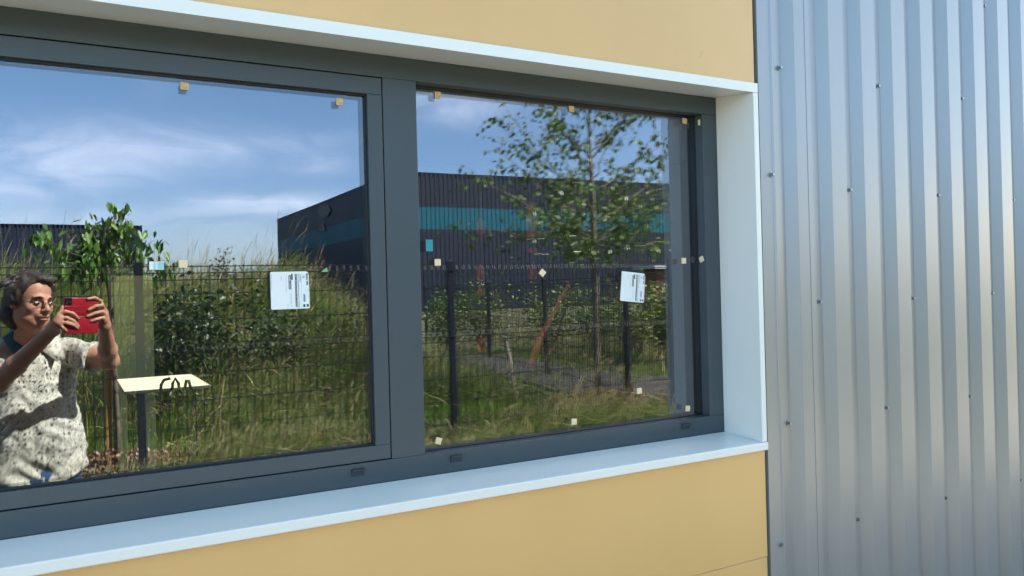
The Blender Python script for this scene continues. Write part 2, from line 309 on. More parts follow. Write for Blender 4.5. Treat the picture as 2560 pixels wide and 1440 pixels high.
def frame_parts():
    zt, zs, zb, zsb = Zc + .587, Zc + .532, Zc - .465, Zc - .411
    XL = -1.62
    b = MB(); b.box((XL, 0, zs), (XR, .075, zt)); b.box((XL, 0, zb), (XR, .075, zsb))
    b.box((1.7375, .0, zsb + .0004), (XR, .075, zs - .0004)); b.box((.689, 0, zsb + .0004), (.778, .075, zs - .0004)); b.box((XL, 0, zsb + .0004), (XL + .058, .075, zs - .0004))
    f = b.build('frame', M['frame'], win, .0012)
    # second bay to the left, out of frame
    b = MB(); b.box((WL, 0.001, zb), (XL - .001, .075, zt)); b.build('frame_infill', M['frame'], win, .0012)
    # glazing rebate of the fixed pane
    b = MB(); e = .0025
    for (x0, x1, z0, z1) in ((.778, 1.7375, zs - e, zs - .0002), (.778, 1.7375, zsb + .0002, zsb + e), (.7782, .778 + e, zsb + e, zs - e), (1.7375 - e, 1.7373, zsb + e, zs - e)):
        b.box((x0, YGF - .003, z0), (x1, YGF + .03, z1))
    b.build('gasket', M['gasket'], win, .0008)
    def pane(name, x0, x1, z0, z1, yg, m):
        q = MB(); q.add([(x0, yg, z0), (x1, yg, z0), (x1, yg, z1), (x0, yg, z1)], [(0, 1, 2, 3)]); return q
    q = pane('', .778 + .001, 1.7375 - .001, zsb + .001, zs - .001, YGF, 0); gp = q.build('window_pane', M['glass_out'], win)
    q = pane('', .778 + .001, 1.7375 - .001, zsb + .001, zs - .001, YGF + .018, 0); q.build('inner_pane', M['glass_in'], gp)
    # opening sash on the left
    sx0, sx1, st, sb = XL + .061, .686, zs - .003, zsb + .003
    ix0, ix1, it, ib = sx0 + .0375, .6485, Zc + .4875, Zc - .373
    b = MB(); b.box((sx0, -.0006, it), (sx1, .06, st)); b.box((sx0, -.0006, sb), (sx1, .06, ib)); b.box((sx0, -.0006, ib + .0003), (ix0, .06, it - .0003)); b.box((ix1, -.0006, ib + .0003), (sx1, .06, it - .0003))
    s = b.build('sash', M['frame'], win, .0012)
    b = MB(); e = .0045
    for (x0, x1, z0, z1) in ((ix0, ix1, it - e, it - .0002), (ix0, ix1, ib + .0002, ib + e), (ix0 + .0002, ix0 + e, ib + e, it - e), (ix1 - e, ix1 - .0002, ib + e, it - e)):
        b.box((x0, YGS - .007, z0), (x1, YGS + .03, z1))
    b.build('gasket', M['gasket'], s, .0008)
    q = pane('', ix0 + .001, ix1 - .001, ib + .001, it - .001, YGS, 0); q.build('window_pane', M['glass_out'], s)
    q = pane('', ix0 + .001, ix1 - .001, ib + .001, it - .001, YGS + .018, 0); q.build('inner_pane', M['glass_in'], s)
    b = MB(); b.box((XL + .05, .030, zsb - .004), (.70, .04, sb)); b.box((XL + .05, .030, st), (.70, .04, zs + .004)); b.box((.6862, .03, sb), (.6888, .04, st)); b.build('rebate_seal', M['gasket'], win)
    for (px, py) in ((897, 1182), (1143, 1147), (1718, 1067)):
        p = G(px, py, 1.843); b = MB(); b.box((-.0165, -.003, -.0085), (.0165, .008, .0085)); b.box((-.0165, -.010, .003), (.0165, -.0025, .0087)); 
        o = b.build('drain_cap', M['cap'], win, .0015); o.parent = win; o.matrix_parent_inverse = Matrix.Translation(win.location).inverted(); o.location = (p.x, 0, p.z)
frame_parts()

# --- corrugated silver cladding
cw = empty('corrugated_wall', (1.83, -.15, 0), 'silver grey corrugated metal cladding with rows of screws', 'wall')
LW = 1.70
YC = -1.85 + LW          # crest plane
DEP, CR, SL, PER = .027, .0687, .0297, .16
X0 = 1.2612 * LW - PER   # first crest start
def cladding():
    prof = [(X0 - SL - .0319, YC + DEP)]
    k = 0
    while X0 + k * PER < 9:
        x = X0 + k * PER
        prof += [(x - SL, YC + DEP), (x, YC), (x + CR, YC), (x + CR + SL, YC + DEP)]; k += 1
    zs = [.15, 3.55]
    V = []; F = []
    for z in zs: V += [(x, y, z) for x, y in prof]
    n = len(prof)
    for i in range(n - 1): F.append((i, i + 1, n + i + 1, n + i))
    b = MB(); b.add(V, F); me_o = b.build('cladding_sheet', M['silver'], cw, 0)
    s = me_o.modifiers.new('s', 'SOLIDIFY'); s.thickness = .0012; s.offset = 1
    q = me_o.modifiers.new('b', 'BEVEL'); q.width = .0018; q.segments = 3; q.limit_method = 'ANGLE'; q.angle_limit = rad(30)
    # overlap line of two sheets on the first crest
    xo = X0 + CR - .0015
    b = MB(); b.box((xo - .02, YC - .0022, .15), (xo + .0016, YC - .0012, 3.55)); b.build('sheet_lap', M['silver'], cw)
    # corner flashing: flange + folded lip + return
    x1, x2 = 1.0725 * LW + .002, 1.1035 * LW
    b = MB(); b.prism([(0, 0)] * 3, 0, 0) if False else None
    P = [(x1, YC + .06), (x1, YC), (x2, YC), (x2 + .004, YC - .004), (x2 + .0085, YC - .004), (x2 + .011, YC + .002), (x2 + .017, YC + .004), (x2 + .02, YC + DEP - .006), (X0 - SL - .012, YC + DEP - .003)]
    V = [(x, y, z) for z in (.15, 3.55) for x, y in P]; n = len(P)
    b = MB(); b.add(V, [(i, i+1, n+i+1, n+i) for i in range(n-1)]); o = b.build('corner_flashing', M['silver'], cw)
    s = o.modifiers.new('s', 'SOLIDIFY'); s.thickness = .0012; s.offset = -1
    q = o.modifiers.new('b', 'BEVEL'); q.width = .0012; q.segments = 2; q.limit_method = 'ANGLE'; q.angle_limit = rad(25)
    b = MB(); b.box((1.8505, YC + .046, 0), (9.1, YC + .16, 3.55)); b.box((XE + .004, YC + .061, 0), (1.8505, YC + .16, 3.55)); b.build('backing', M['dark'], cw)
    b = MB(); b.box((XE + .006, -.2, 3.552), (9.1, .25, 3.60)); b.build('coping', M['silver'], cw, .003)
    # screws
    proto = None
    def screw():
        b = MB(); b.tube([(0, .001, 0), (0, -.0022, 0)], [.0096, .009], 14)      # washer
        b.tube([(0, -.0022, 0), (0, -.0105, 0)], [.0058, .0054], 6)
        return b.build('screw', M['steel'], cw)
    proto = screw(); first = True
    flange = [(1930, 437), (1954, 1361)]
    vall = [(1947, 171), (2190, 215), (2120, 475), (2402, 247), (2461, 17), (2341, 488), (2530, 500), (2048, 754), (2278, 746), (2477, 733), (1969, 1057), (2209, 1020), (2420, 991), (2139, 1300), (2361, 1245), (2546, 1200)]
    pts = []
    for p in flange: v = G(*p, LW); pts.append((x2 - .006, YC, v.z))
    for p in vall:
        v = G(*p, LW + DEP); k = round((v.x - (X0 - SL - .014)) / PER); xx = X0 - SL - .014 + k * PER
        if k == 0: xx = X0 - SL - .013
        pts.append((xx, YC + DEP - (.004 if k == 0 else 0), v.z))
    for i, p in enumerate(pts):
        o = proto if first else proto.copy()
        if not first: C.objects.link(o)
        first = False; o.location = p
cladding()

# --- room behind the glass
def room():
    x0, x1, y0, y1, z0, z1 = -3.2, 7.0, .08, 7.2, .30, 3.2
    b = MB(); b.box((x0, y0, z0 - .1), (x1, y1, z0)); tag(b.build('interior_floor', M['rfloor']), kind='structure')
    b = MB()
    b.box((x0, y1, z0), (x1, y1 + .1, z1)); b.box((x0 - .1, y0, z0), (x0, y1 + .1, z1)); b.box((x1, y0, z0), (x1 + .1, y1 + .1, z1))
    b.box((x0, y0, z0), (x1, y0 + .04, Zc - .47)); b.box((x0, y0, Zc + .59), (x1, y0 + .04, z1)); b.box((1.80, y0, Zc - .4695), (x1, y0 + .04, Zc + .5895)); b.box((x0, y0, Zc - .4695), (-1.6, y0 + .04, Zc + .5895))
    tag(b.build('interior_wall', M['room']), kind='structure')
    # ceiling with two added, out-of-view skylights; the first lets sun onto the table
    hx0, hx1, hy0, hy1 = SKY
    gx0, gx1, gy0, gy1 = 1.5, 3.9, 1.30, 2.30; t1 = z1 + .12  # second unseen opening, added to brighten the dim hanging shapes
    b = MB(); b.box((x0, y0, z1), (x1, gy0, t1)); b.box((x0, gy0, z1), (gx0, gy1, t1)); b.box((gx1, gy0, z1), (x1, gy1, t1)); b.box((x0, gy1, z1), (x1, hy0, t1))
    b.box((x0, hy0, z1), (hx0, hy1, t1)); b.box((hx1, hy0, z1), (x1, hy1, t1)); b.box((x0, hy1, z1), (x1, y1, t1))
    tag(b.build('roof', M['roof']), kind='structure')
TBL = dict(x0=.19, x1=.52, y0=1.69, y1=2.26, z=Zc - .37)
tp = Vector((.34, 1.98, TBL['z'])); t_ = (3.26 - TBL['z']) / SUNV.z; hc = tp + SUNV * t_
SKY = (hc.x - .22, hc.x + .22, hc.y - .36, hc.y + .34)
room()
def furniture():
    T = TBL
    t = empty('table', ((T['x0'] + T['x1']) / 2, 2.2, .3), 'long cream topped table in the room behind the glass, half in sun', 'table')
    b = MB(); b.box((T['x0'], T['y0'], T['z'] - .014), (T['x1'], T['y1'], T['z'])); b.build('table_top', M['tabletop'], t, .004)
    for x in (T['x0'] + .06, T['x1'] - .06):
        for y in (T['y0'] + .06, T['y1'] - .06):
            b = MB(); b.box((x - .02, y - .02, .30), (x + .02, y + .02, T['z'] - .015)); b.build('leg', M['metal_b'], t)
    s = empty('chair', (.42, 1.62, .30), 'black tube framed chair standing dark against the sunlit table', 'chair')
    Yc = 3.52
    b = MB(); b.tube([G(400, 988, Yc), G(403, 962, Yc), G(410, 950, Yc), G(426, 946, Yc)], .006, 8); b.tube([G(428, 992, Yc), G(432, 958, Yc), G(438, 946, Yc), G(446, 958, Yc), G(452, 992, Yc)], .006, 8)
    b.tube([G(458, 992, Yc), G(466, 950, Yc), G(472, 950, Yc), G(482, 992, Yc)], .006, 8); b.build('back_frame', M['metal_b'], s, smooth=True)
    a = G(400, 990, Yc); c = G(486, 992, Yc); b = MB(); b.box((a.x - .01, a.y - .40, .72), (c.x + .01, a.y + .01, .745)); b.build('seat', M['metal_b'], s, .006)
    for x in (a.x, c.x):
        for dy in (-.38, 0): b = MB(); b.tube([(x, a.y + dy, .30), (x, a.y + dy, .72 if dy else a.z + .02)], .010, 8); b.build('leg', M['metal_b'], s)
    c = MB(); c.box((.215, 2.80, .30), (.40, 2.84, 1.725)); tag(c.build('partition_panel', M['yellow']), 'pale yellow upright panel behind the cream table', 'panel')
    # hanging orange and glass mobile
    mo = empty('hanging_mobile', (2.6, 1.6, 2.9), 'mobile of orange cut shapes and clear tubes hanging in the dark room', 'mobile')
    def shape(px0, py0, px1, py1, Yt, cut):
        a = G(px0, py0, Yt); c_ = G(px1, py1, Yt); b = MB()
        x0, x1, zt, zb_ = a.x, c_.x, a.z, c_.z; y = a.y
        o2 = [(x0, zt - (zt - zb_) * cut), (x0 + (x1 - x0) * .5, zt), (x1, zt - (zt - zb_) * cut * .6), (x1, zb_), (x0, zb_)]
        V = [(x, y, z) for x, z in o2] + [(x, y + .012, z) for x, z in o2]; n = 5
        b.add(V, [tuple(range(n))[::-1], tuple(range(n, 2*n))] + [(i, (i+1) % n, (i+1) % n + n, i + n) for i in range(n)]); b.build('orange_shape', M['orange'], mo)
    for s_ in ((1318, 510, 1342, 592, .4), (1320, 620, 1343, 632, .05), (1324, 657, 1343, 696, .35), (1192, 542, 1212, 585, .5), (1192, 660, 1212, 700, .4), (1192, 718, 1212, 738, .5), (1192, 840, 1214, 880, .4)): shape(*s_[:4], 3.3, s_[4])
    b = MB(); b.tube([G(1330, 480, 3.3), G(1335, 720, 3.3)], .0015, 6); b.tube([G(1202, 480, 3.3), G(1204, 870, 3.3)], .0015, 6); b.build('cord', M['inkg'], mo)
    o = MB(); o.tube([G(1422, 708, 3.6), G(1375, 800, 3.5), G(1345, 862, 3.4), G(1322, 915, 3.3)], [.008, .016, .022, .012], 10); tag(o.build('leaning_pole', M['orange']), 'slanting orange pole seen dimly behind the right pane', 'pole')
    fan = empty('tube_rack', G(1300, 750, 3.2), 'rack of short bright metal tubes behind the right pane', 'rack')
    for (px, py) in ((1270, 607), (1326, 599), (1352, 598), (1431, 591), (1285, 644), (1345, 636), (1364, 637), (1443, 630), (1288, 764), (1365, 768), (1444, 769), (1258, 805), (1323, 807), (1352, 806), (1435, 809), (1440, 458), (1330, 937), (1362, 937), (1440, 949), (1265, 962), (1330, 976), (1360, 975), (1437, 991), (1268, 1086)):
        a = G(px - 9, py + 1, 3.2); c_ = G(px + 9, py, 3.2); b = MB(); b.tube([a, c_], .0042, 8); b.build('tube', M['chrome'], fan)
furniture()

# --- things stuck to the glass
def on_glass(px, py, fixed): return G(px, py, 1.85 + (YGF if fixed else YGS))
pads = [(461, 216, 0, 3, 'pale cork pad near the top edge of the left pane'), (848, 255, 0, 0, 'pale cork pad in the top right corner of the left pane'),
        (457, 660, 0, 0, 'pale cork pad beside the striped barcode strip on the left pane'), (1093, 238, 1, 0, 'pale cork pad in the top left corner of the right pane'),
        (1093, 656, 1, 0, 'pale cork pad half way down the left edge of the right pane'), (1427, 273, 1, 0, 'pale cork pad at the top of the right pane in front of the tree crown'),
        (1355, 682, 1, 40, 'cork pad turned on its corner in the middle of the right pane'), (1597, 977, 1, -4, 'pale cork pad below the paper label near the bottom of the right pane'),
        (1434, 1054, 1, 4, 'pale cork pad near the middle of the bottom edge of the right pane'), (1095, 1102, 1, 20, 'tilted cork pad in the bottom left corner of the right pane'),
        (1710, 303, 1, 3, 'pale cork pad in the top right corner of the right pane'), (1708, 652, 1, 0, 'pale cork pad right of the paper label on the right pane'),
        (1754, 648, 2, -22, 'tilted cork pad against the right frame edge of the right pane'), (1718, 1021, 1, 4, 'pale cork pad in the bottom right corner of the right pane')]
for px, py, fx, r, lab in pads:
    h = .0088; b = MB()
    if fx == 2:
        p = Vector((1.7372, .0165, G(px, py, 1.866).z)); b.box((-.0045, -h, -h), (-.0004, h, h)); o = b.build('cork_pad', M['cork_backlit'], None, .0012); o.rotation_euler = (rad(r), 0, 0)
    else:
        p = on_glass(px, py, fx); b.box((-h, -.0045, -h), (h, -.0004, h)); o = b.build('cork_pad', M['cork' if py < 600 else 'cork_backlit'], None, .0012); o.rotation_euler = (0, rad(r), 0)  # lower pads take the lighter cork, backlight put into its colour
    o.location = p; tag(o, lab, 'cork pad', 'cork pads stuck on the window glass')
b = MB(); b.box((-.0040, -.004, -.009), (-.0004, .004, .009)); o = b.build('cork_pad', M['cork_backlit'], None, .0008); o.location = (1.7372, .012, G(1752, 307, 1.862).z); tag(o, 'thin cork pad seen edge on against the upper right frame of the right pane', 'cork pad', 'cork pads stuck on the window glass')

def text_mesh(s, size, bold=0):
    cu = bpy.data.curves.new('t', 'FONT'); cu.body = s; cu.size = size; cu.offset = bold; cu.align_x = 'LEFT'; cu.resolution_u = 2
    ob = bpy.data.objects.new('t', cu); C.objects.link(ob); dg = bpy.context.evaluated_depsgraph_get(); dg.update()
    me = bpy.data.meshes.new_from_object(ob.evaluated_get(dg)); C.objects.unlink(ob); bpy.data.objects.remove(ob); bpy.data.curves.remove(cu); return me
def sticker(corners, fx, tilt, lab):
    tl, tr, br_, bl = [on_glass(*c, fx) for c in corners]
    Wd = ((tr - tl).length + (br_ - bl).length) / 2; Ht = ((bl - tl).length + (br_ - tr).length) / 2
    ce = (tl + tr + br_ + bl) / 4
    root = empty('paper_label', ce, lab, 'label', 'white printed labels on the panes')
    # local frame: u right, v down (unit square) -> metres
    ang = math.atan2((tl - bl).x, (tl - bl).z)
    R = Matrix.Rotation(ang, 3, 'Y')
    def L(u, v, dy=0): return ce + R @ Vector(((u - .5) * Wd, -dy, (.5 - v) * Ht))
    def poly(name, pts, m, dy, parent=root, th=.0001):
        b = MB(); n = len(pts); V = [L(u, v, dy) for u, v in pts] + [L(u, v, dy + th) for u, v in pts]
        b.add(V, [tuple(range(n)), tuple(range(n, 2*n))] + [(i, (i+1) % n, (i+1) % n + n, i + n) for i in range(n)]); return b.build(name, m, parent)
    def rnd(u0, v0, u1, v1, r, cutcorner=False):
        pts = []
        for (cx, cy, a0) in ((u1 - r, v0 + r, -90), (u1 - r, v1 - r, 0), (u0 + r, v1 - r, 90), (u0 + r, v0 + r, 180)):
            for k in range(5): a = rad(a0 + k * 22.5); pts.append((cx + r * math.cos(a), cy + r * math.sin(a)))
        if cutcorner: pts = [(u1 - .1, v0), (u1 - .03, v0 + .015), (u1, v0 + .1)] + pts[5:]
        return pts
    sh = poly('paper_sheet', rnd(0, 0, 1, 1, .035, True), M['paper'], .0004)
    def bars(name, rects, m, dy=.0006):
        b = MB()
        for (u0, v0, u1, v1) in rects:
            V = [L(u0, v0, dy), L(u1, v0, dy), L(u1, v1, dy), L(u0, v1, dy)]; b.add(V, [(0, 1, 2, 3)])
        return b.build(name, m, root)
    bars('printed_square', [(.83, .885, .885, .96), (.92, .885, .975, .96)], M['ink'])
    bars('ruled_line', [(.535, .06, .80, .063), (.535, .97, .80, .973), (.535, .06, .538, .97), (.797, .06, .80, .97), (.70, .06, .702, .97)], M['inkg'])
    bars('printed_band', [(.465, .10, .53, .475), (.535, .06, .575, .22), (.63, .07, .68, .95)], M['ink'])
    def txt(s, u, v, size, m, bold=0, wmax=None, dy=.0008):
        me = text_mesh(s, size * Wd, bold)
        xs = [q.co.x for q in me.vertices]
        k = 1 if not wmax or not xs else wmax * Ht / (max(xs) - min(xs))
        for q in me.vertices:
            c = q.co.copy(); # text x runs down the label, text up points right
            q.co = ce + R @ Vector(((u - .5) * Wd + c.y, -dy, (.5 - v) * Ht - c.x * k))
        o = link('printed_text', me, m, root)
    txt('RIOU VIN', .925, .06, .075, M['ink'], .0003, .31)
    txt('CE', .835, .11, .065, M['ink'], .0001, .07)
    txt('ACIMETAL', .755, .075, .05, M['inkg'], .0001, .22)
    txt('EXT. ORGANISATION BD VG CYSOING', .70, .075, .052, M['inkg'], .0001, .89)
    txt('RAL. ORGANISATION BD VG CYSOING', .642, .085, .035, M['paper'], 0, .85)
    txt('26.880 4 10102.4', .48, .12, .05, M['paper'], .0001, .34)
    txt('137 Planitherm 4S ONE HLC', .39, .08, .032, M['inkg'], 0, .47)
    txt('SAPM', .27, .11, .03, M['inkg'], 0, .12)
    txt('FENETRE  CHASSIS FIXE  N 31', .015, .05, .03, M['inkg'], 0, .42)
    txt('137 607 497 12', .50, .57, .034, M['inkg'], 0, .36)
    txt('25.4 Kg', .42, .86, .034, M['inkg'], 0, .11)
    txt('VITRAGE', .955, .44, .028, M['inkg'], 0, .10); txt('1 / 30', .955, .61, .028, M['inkg'], 0, .08); txt('ISO 1279', .90, .48, .026, M['inkg'], 0, .10)
    bars('printed_code', [(.84, .61, .89, .82)], M['inkg'])
    bars('hologram', [(.70, .065, .80, .25)], M['pale_teal'] if False else M['paper'])
sticker([(675, 678), (772, 680), (774, 772), (678, 773)], 0, 0, 'larger white printed label on the left pane, upright beside its frame edge')
sticker([(1554, 678), (1612, 684), (1610, 757), (1550, 752)], 1, 4, 'tilted white printed label on the right pane in front of the dark post')
def small_label(name, px0, py0, px1, py1, fx, m, lab, stripes=None, cat='label', inner=0):
    Y = 1.85 + (YGF if fx else YGS); a = G(px0, py0, Y); c_ = G(px1, py1, Y)
    y = a.y - .0005
    b = MB(); b.box((a.x, y - .0002, c_.z), (c_.x, y, a.z)); r = b.build(name, m); tag(r, lab, cat)
    if stripes:
        b = MB(); w_ = c_.x - a.x
        for u0, u1 in stripes: b.add([(a.x + u0 * w_, y - .0005, c_.z + .001), (a.x + u1 * w_, y - .0005, c_.z + .001), (a.x + u1 * w_, y - .0005, a.z - .001), (a.x + u0 * w_, y - .0005, a.z - .001)], [(0, 1, 2, 3)])
        o = b.build('barcode', M['pale_teal'], r)
small_label('barcode_strip', 373, 654, 410, 674, 0, M['paper'], 'small white and teal barcode strip on the left pane by a cork pad', [(.28, .31), (.34, .40), (.44, .46), (.56, 1)], 'barcode')
small_label('coloured_tag', 1064, 599, 1082, 628, 1, M['teal_lab'], 'small teal square sticker at the left edge of the right pane', None, 'sticker')
def tri():
    a = [on_glass(*p, 0) for p in ((802, 680), (817, 668), (820, 679))]; b = MB(); V = a + [p + Vector((0, -.0004, 0)) for p in a]
    for q in V: q.y -= .0004
    b.add(V, [(0, 2, 1), (3, 4, 5), (0, 1, 4, 3), (1, 2, 5, 4), (2, 0, 3, 5)]); tag(b.build('green_sticker', M['green_lab']), 'tiny green triangular sticker right of the label on the left pane', 'sticker')
tri()

# ================================================================== fences (seen in the glass)
def mesh_fence(posts, zb, zt, label, wire=.0042, pitch=.06, fold=True, group=None, pr=.03, m=M['fence'], rails=None):
    root = empty('mesh_fence', (posts[0][0], posts[0][1], zb), label, 'fence', group)
    for (x, y) in posts:
        b = MB(); b.box((x - pr, y - .02, zb - .15), (x + pr, y + .02, zt + .03)); b.build('post', M['black'], root, .003)
    for (x0, y0), (x1, y1) in zip(posts[:-1], posts[1:]):
        d = Vector((x1 - x0, y1 - y0, 0)); Ln = d.length; d.normalize(); nrm = Vector((-d.y, d.x, 0))
        b = MB(); top = zt - .02
        folds = [top - .035, top - .62] if not rails else rails
        zsq = [zb + .02]
        def off(z):
            o = 0
            for f in folds:
                if abs(z - f) < .05: o = max(o, .025 * (1 - abs(z - f) / .05))
            return o
        zl = sorted(set([zb + .02, top + .025] + [f + q for f in folds for q in (-.05, 0, .05)]))
        zl = [z for z in zl if zb <= z <= top + .03]
        n = int(Ln / pitch)
        for i in range(1, n):
            q = Vector((x0, y0, 0)) + d * (Ln * i / n)
            b.tube([(q.x + nrm.x * off(z), q.y + nrm.y * off(z), z) for z in zl], wire, 4)
        hz = []
        for f in folds: hz += [f - .05, f, f + .05]
        z = zb + .1
        while z < top - .1:
            if all(abs(z - f) > .09 for f in folds): hz.append(z)
            z += .2
        for z in hz:
            o = off(z) + wire; q0 = Vector((x0, y0, z)) + nrm * o; q1 = Vector((x1, y1, z)) + nrm * o; b.tube([q0, q1], wire * 1.15, 4)
        b.build('mesh_panel', m, root)
    return root
YFN = yr(6.35)
fx0 = .0714 * 6.35; st = 2.505
mesh_fence([(fx0 + st * k, YFN) for k in range(-2, 5)], FG, Zc + .24, 'black welded mesh fence in front of the grassy bank')
mesh_fence([(5.40, yr(7.0)), (6.13, yr(9.9)), (6.67, yr(12.73)), (7.3, yr(15.6)), (7.9, yr(18.5))], FG, Zc + .12, 'second mesh fence running away between the path and the shrubs', pitch=.08, m=M['fence'])

# ================================================================== vegetation
def blades(n, xr, yr_, hr, wr, cols, lean=.5, dens=None, name='grass', seed=1, head=False, cl=0):
    g = np.random.default_rng(seed)
    x = g.uniform(*xr, n); y = g.uniform(*yr_, n)
    if dens is not None:
        k = g.random(n) < dens(x, y); x, y = x[k], y[k]
    n = len(x)
    if cl:
        cx = g.integers(0, n, n); kk = g.random(n) < cl; x = np.where(kk, x[cx] + g.normal(0, .04, n), x); y = np.where(kk, y[cx] + g.normal(0, .04, n), y)
    z = ground_z(x, y) - .01
    h = g.uniform(*hr, n) * (.75 + .35 * np.sin(x * 2.3 + 1.1 * y) * np.sin(y * 1.9)); wd = g.uniform(*wr, n)
    a = g.uniform(0, 2 * np.pi, n); b = g.normal(.6, .8, n); ln = np.abs(g.normal(0, lean, n)) + .1
    P = np.stack([x, y, z], 1); up = np.array([0, 0, 1.0]); D = np.stack([np.cos(b), np.sin(b), 0 * b], 1); W = np.stack([np.cos(a), np.sin(a), 0 * a], 1)
    V = []; ts = (0, .45, .8, 1.0); ws = (1, .8, .5, .05)
    if head: ws = (.45, .4, 1.5, .15); ts = (0, .62, .85, 1.0)
    for t, q in zip(ts, ws):
        c = P + up * (h * t * (1 - .28 * ln * t * t))[:, None] + D * (h * ln * .75 * t ** 2)[:, None]
        V += [c - W * (wd * q / 2)[:, None], c + W * (wd * q / 2)[:, None]]
    V = np.stack(V, 1).reshape(-1, 3); I = (np.arange(n) * 8)[:, None]
    F = np.concatenate([I + np.array([[2*k, 2*k+1, 2*k+3, 2*k+2]]) for k in range(3)])
    cols = np.array(cols); ci = g.integers(0, len(cols), n); c = cols[ci] * g.uniform(.7, 1.25, (n, 1))
    c = np.repeat(np.concatenate([c, np.ones((n, 1))], 1), 8, 0)
    return npmesh(name, V, [F], False, c)
def join_np(name, parts, m, label, cat='grass'):
    o = None
    b = bmesh.new()
    for p in parts: b.from_mesh(p)
    me = bpy.data.meshes.new(name); b.to_mesh(me); b.free()
    return tag(link(name, me, m), label, cat, kind='stuff')
GREEN = [(.12, .26, .03), (.09, .19, .022), (.16, .27, .045), (.19, .25, .06)]
STRAW = [(.50, .41, .22), (.42, .35, .17), (.32, .30, .13), (.58, .48, .28)]
OLIVE = [(.20, .25, .06), (.28, .27, .10), (.14, .21, .04), (.36, .32, .15)]
tr_x, tr_y = 5.16, yr(7.2)
def on_path(x, y):
    poly = [a for a, _ in PE] + [b_ for _, b_ in PE][::-1]; ins = np.zeros(len(x), bool); n = len(poly)
    for i in range(n):
        p, q = poly[i], poly[(i + 1) % n]; c_ = ((p.y > y) != (q.y > y)); xi = (q.x - p.x) * (y - p.y) / (q.y - p.y + 1e-9) + p.x; ins ^= c_ & (x < xi)
    return ins
def near_d(x, y): return np.where((x - tr_x) ** 2 + (y - tr_y) ** 2 < .33, .06, 1) * np.where(on_path(x, y), .05, 1)
NY = (yr(7.9), yr(5.3))
join_np('meadow_grass', [blades(34000, (-.8, 7.9), NY, (.06, .17), (.005, .010), GREEN, .6, near_d, seed=2, cl=.5),
                         blades(6500, (-.8, 7.9), (yr(6.55), yr(5.4)), (.18, .40), (.003, .006), STRAW + OLIVE, .7, near_d, seed=3, head=True, cl=.6),
                         blades(420, (-.8, 7.9), (yr(6.9), yr(5.6)), (.45, .85), (.004, .007), STRAW, 1.5, near_d, seed=33, head=True, cl=.5)],
        M['grass'], 'long green and straw grass at the foot of the mesh fence')
def hill_d(x, y):
    Yt = 1.92 - y; return (1 - smooth(3.2, 5.2, x - .12 * (Yt - 8))) * np.where(Yt > 7.6, 1, .3)
join_np('bank_grass', [blades(46000, (-1.6, 5.2), (yr(14.0), yr(7.5)), (.15, .42), (.006, .012), OLIVE + GREEN, 1.0, hill_d, seed=4, cl=.6),
                       blades(24000, (-1.6, 5.4), (yr(14.5), yr(7.8)), (.35, .75), (.004, .008), STRAW + OLIVE + GREEN, 1.1, hill_d, seed=5, head=True, cl=.6),
                       blades(380, (-1.6, 4.2), (yr(12.5), yr(11)), (.8, 1.25), (.003, .006), STRAW + [(.3, .25, .2)], .35, hill_d, seed=15, head=True)],
        M['grass'], 'tall straw topped wild grass covering the bank')
def right_d(x, y): return np.where(on_path(x, y), .22, 1.0) * smooth(3.6, 4.6, x)
join_np('field_grass', [blades(26000, (3.8, 12), (yr(14.5), yr(7.8)), (.08, .25), (.006, .012), GREEN + OLIVE, .6, right_d, seed=6, cl=.5),
                        blades(16000, (4.5, 18), (yr(20), yr(8.5)), (.3, .7), (.006, .014), STRAW + OLIVE, .6, lambda x, y: right_d(x, y) * smooth(.3, 1.0, x - (5.4 + (1.92 - y - 7.0) * .235)), seed=7, head=True, cl=.7)],
        M['grass'], 'rough field grass around the dirt path')

def leaves_np(C0, size, g, cols, droop=.6, asp=.5, norm_up=True):
    """one folded six-point leaf per centre"""
    n = len(C0); a = g.uniform(0, 2 * np.pi, n); tilt = g.normal(-droop, .45, n)
    D = np.stack([np.cos(a) * np.cos(tilt), np.sin(a) * np.cos(tilt), np.sin(tilt)], 1)
    S = np.stack([-np.sin(a), np.cos(a), 0 * a], 1); roll = g.normal(0, .6, n)
    Nn = np.cross(D, S); S2 = S * np.cos(roll)[:, None] + Nn * np.sin(roll)[:, None]; Nn = np.cross(D, S2)
    s = size * g.uniform(.65, 1.25, n); s = s[:, None]
    pt = lambda d, w_, h: C0 + D * s * d + S2 * s * w_ * asp + Nn * s * h
    V = np.stack([pt(0, 0, 0), pt(.35, .5, .06), pt(.75, .38, .04), pt(1.05, 0, -.06), pt(.75, -.38, .04), pt(.35, -.5, .06)], 1).reshape(-1, 3)
    I = (np.arange(n) * 6)[:, None]; F = np.concatenate([I + np.array([[0, 1, 2, 3]]), I + np.array([[0, 3, 4, 5]])])
    cols = np.array(cols); c = cols[g.integers(0, len(cols), n)] * g.uniform(.7, 1.3, (n, 1)); c = np.repeat(np.concatenate([c, np.ones((n, 1))], 1), 6, 0)
    return V, F, c
def bez(a, b, bow, n=6, wob=.02, g=random):
    pts = []
    for i in range(n + 1):
        t = i / n; p = a.lerp(b, t) + bow * (4 * t * (1 - t)) * 1.0
        if 0 < i < n: p = p + Vector((g.gauss(0, wob), g.gauss(0, wob), g.gauss(0, wob)))
        pts.append(p)
    return pts
LEAFG = [(.09, .17, .03), (.13, .21, .045), (.07, .12, .025), (.19, .25, .07)]
